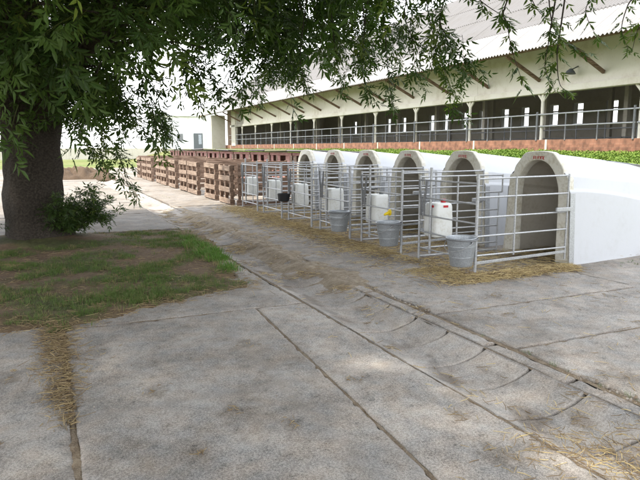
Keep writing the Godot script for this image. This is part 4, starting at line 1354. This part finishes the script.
	while made < 6000 and tries < 70000:              # blown over the slabs, in the channel and the joints
		tries += 1
		var x := r.randf_range(1.9, 5.6)
		var z := -1.2 - 14.0 * r.randf()
		var p := 0.012
		if x > 2.35 and x < 2.95: p = 0.5 * smoothstep(0.0, 0.35, nz.get_noise_2d(x * 1.8 + 70, z * 1.1)) * (1.0 if z < -5.0 else 0.4)
		elif x > 2.98 and x < 3.2: p = 0.15 * smoothstep(-0.1, 0.4, nz.get_noise_2d(7.0, z * 2.0))
		elif z < -6.0 and x > 3.2: p = 0.22 * smoothstep(0.1, 0.5, nz.get_noise_2d(x * 0.8 + 33, z * 0.8))
		if r.randf() > p: continue
		var y := 0.008
		if x > 2.28 and x < 2.96:
			var c := (x - 2.617) / 0.355
			y = -0.088 * pow(maxf(0.0, 1.0 - c * c), 0.9) + (0.004 if z > -5.2 else 0.018)
		drop.call(x, z, y + r.randf() * 0.008, r.randf_range(0.04, 0.13), 1 if r.randf() < 0.5 else 0)
		made += 1
	for q in 1700:                                     # swept into the joint by the lawn
		var z := -3.35 - 2.2 * pow(r.randf(), 0.7)
		drop.call(0.02 + r.randfn() * lerpf(0.04, 0.075, clampf((-z - 3.3) / 1.0, 0, 1)), z, -0.01 + r.randf() * 0.025, r.randf_range(0.04, 0.12), 1)
	for q in 560:                                     # drifts at the near end of the channel
		var x := 2.62 + r.randfn() * 0.3
		var z := -1.92 + r.randfn() * 0.22 + (x - 2.6) * 0.25
		drop.call(x, z, 0.01 if (x < 2.27 or x > 2.96) else -0.08 + absf(x - 2.62) * 0.22, r.randf_range(0.03, 0.1), 1 if r.randf() < 0.5 else 0)
	tries = 0
	made = 0
	while made < 5200 and tries < 40000:              # dry litter over the earth
		tries += 1
		var x := r.randf_range(-3.0, 2.45)
		var z := r.randf_range(-11.2, -5.0)
		var s := lawn_inside(x, z)
		if s < -0.1 or r.randf() > 0.25 + 0.75 * exp(-s * 1.6): continue
		drop.call(x, z, 0.02 + r.randf() * 0.012, r.randf_range(0.03, 0.11), 1)
		made += 1
	for s in SPOTS:
		for q in 9: drop.call(s[0] + r.randfn() * s[2] * 0.6, s[1] + r.randfn() * s[2] * 0.8, 0.006 + r.randf() * 0.004 if s[0] < 2.27 or s[0] > 2.98 else -0.08, r.randf_range(0.02, 0.06), 1)
	var st := pivot("straw", self)
	tag(st, "loose yellow straw and litter over the concrete and in the pens", "straw", "", "stuff")
	for k in 3: tag(multi("straw_stems", straw_mesh(60 + k), M.straw, sx[k], sc2[k], st), "", "", "", "stuff")
	# crumbled concrete and clods along the broken edge of the channel
	var ab := Acc.new()
	var ico := SphereMesh.new(); ico.radius = 0.5; ico.height = 1.0; ico.radial_segments = 7; ico.rings = 3
	var ar := ico.get_mesh_arrays()
	var vv: PackedVector3Array = ar[Mesh.ARRAY_VERTEX]
	for i in vv.size(): ab.v.append(vv[i] * (1.0 + 0.35 * nf.get_noise_3dv(vv[i] * 0.4))); ab.n.append(vv[i].normalized()); ab.c.append(Color.WHITE)
	ab.ix = ar[Mesh.ARRAY_INDEX]
	xf = []; cl = []
	for k in 1200:
		var x := 3.15 + r.randfn() * 0.035
		var z := -1.2 - 12.0 * pow(r.randf(), 1.3)
		if k % 3 == 1: x = r.randf_range(-0.6, 5.5); z = -1.6 - (7.0 if x > 3.0 else 3.5) * r.randf()
		if k % 3 == 1 and (x > 2.26 and x < 2.98): continue
		if nz.get_noise_2d(x * 1.3 + 20, z * 1.1) < (-0.05 if k % 3 != 1 else -0.3): continue
		var q := 0.005 + 0.022 * pow(r.randf(), 3.0)
		if k % 3 == 1: q *= 0.5
		xf.append(Transform3D(Basis.from_euler(Vector3(r.randf() * 6, r.randf() * 6, 0)).scaled_local(Vector3(q, q * 0.7, q * r.randf_range(0.8, 1.5))), Vector3(x, q * 0.25, z)))
		cl.append(Color(0.36, 0.33, 0.29).lerp(Color(0.16, 0.125, 0.09), r.randf()))
	tag(multi("gravel", ab.commit(), M.straw, xf, cl), "crumbs of concrete and soil beside the drainage channel", "gravel", "", "stuff")
	print("cover")

func _ready() -> void:
	rng.seed = 4242
	nz = noise(0.9, 5, 4)
	nf = noise(6.0, 6, 3)
	# camera
	var cam := Camera3D.new()
	cam.name = "camera"
	cam.position = Vector3(0, 1.5, 0)
	cam.rotation_degrees = Vector3(-8.717, -24.607, 0)
	cam.fov = 43.6
	cam.near = 0.05
	cam.far = 2000.0
	add_child(cam)
	cam.current = true
	# sky, exposure
	var we := WorldEnvironment.new(); we.name = "world_environment"
	var env := Environment.new()
	env.background_mode = Environment.BG_SKY
	var sky := Sky.new()
	var sm := ProceduralSkyMaterial.new()
	sm.sky_top_color = Color(0.83, 0.85, 0.88)
	sm.sky_horizon_color = Color(0.96, 0.96, 0.965)
	sm.sky_curve = 0.2
	sm.ground_bottom_color = Color(0.4, 0.39, 0.36)
	sm.ground_horizon_color = Color(0.8, 0.8, 0.8)
	sm.sun_angle_max = 0.0
	sm.energy_multiplier = 1.0
	sky.sky_material = sm
	env.sky = sky
	env.background_energy_multiplier = 1.7
	env.tonemap_mode = Environment.TONE_MAPPER_LINEAR
	env.tonemap_exposure = 2.85
	env.sdfgi_enabled = true
	env.ssao_enabled = true
	env.ssil_enabled = true
	we.environment = env
	add_child(we)
	# sun: high, over the tree side of the yard
	var sun := DirectionalLight3D.new(); sun.name = "sun"
	sun.light_energy = 1.05
	sun.light_color = Color(1.0, 0.955, 0.88)
	sun.light_angular_distance = 2.0
	sun.shadow_enabled = true
	add_child(sun)
	var el := deg_to_rad(58.0)
	var az := deg_to_rad(12.0)
	sun.look_at_from_position(Vector3(-cos(el) * cos(az), sin(el), -cos(el) * sin(az)) * 50.0, Vector3.ZERO, Vector3.UP)

	make_materials()
	print("materials")
	build_ground()
	print("ground")
	build_barn()
	build_timber()
	build_trees()
	print("trees")
	build_hutches()
	build_cover()
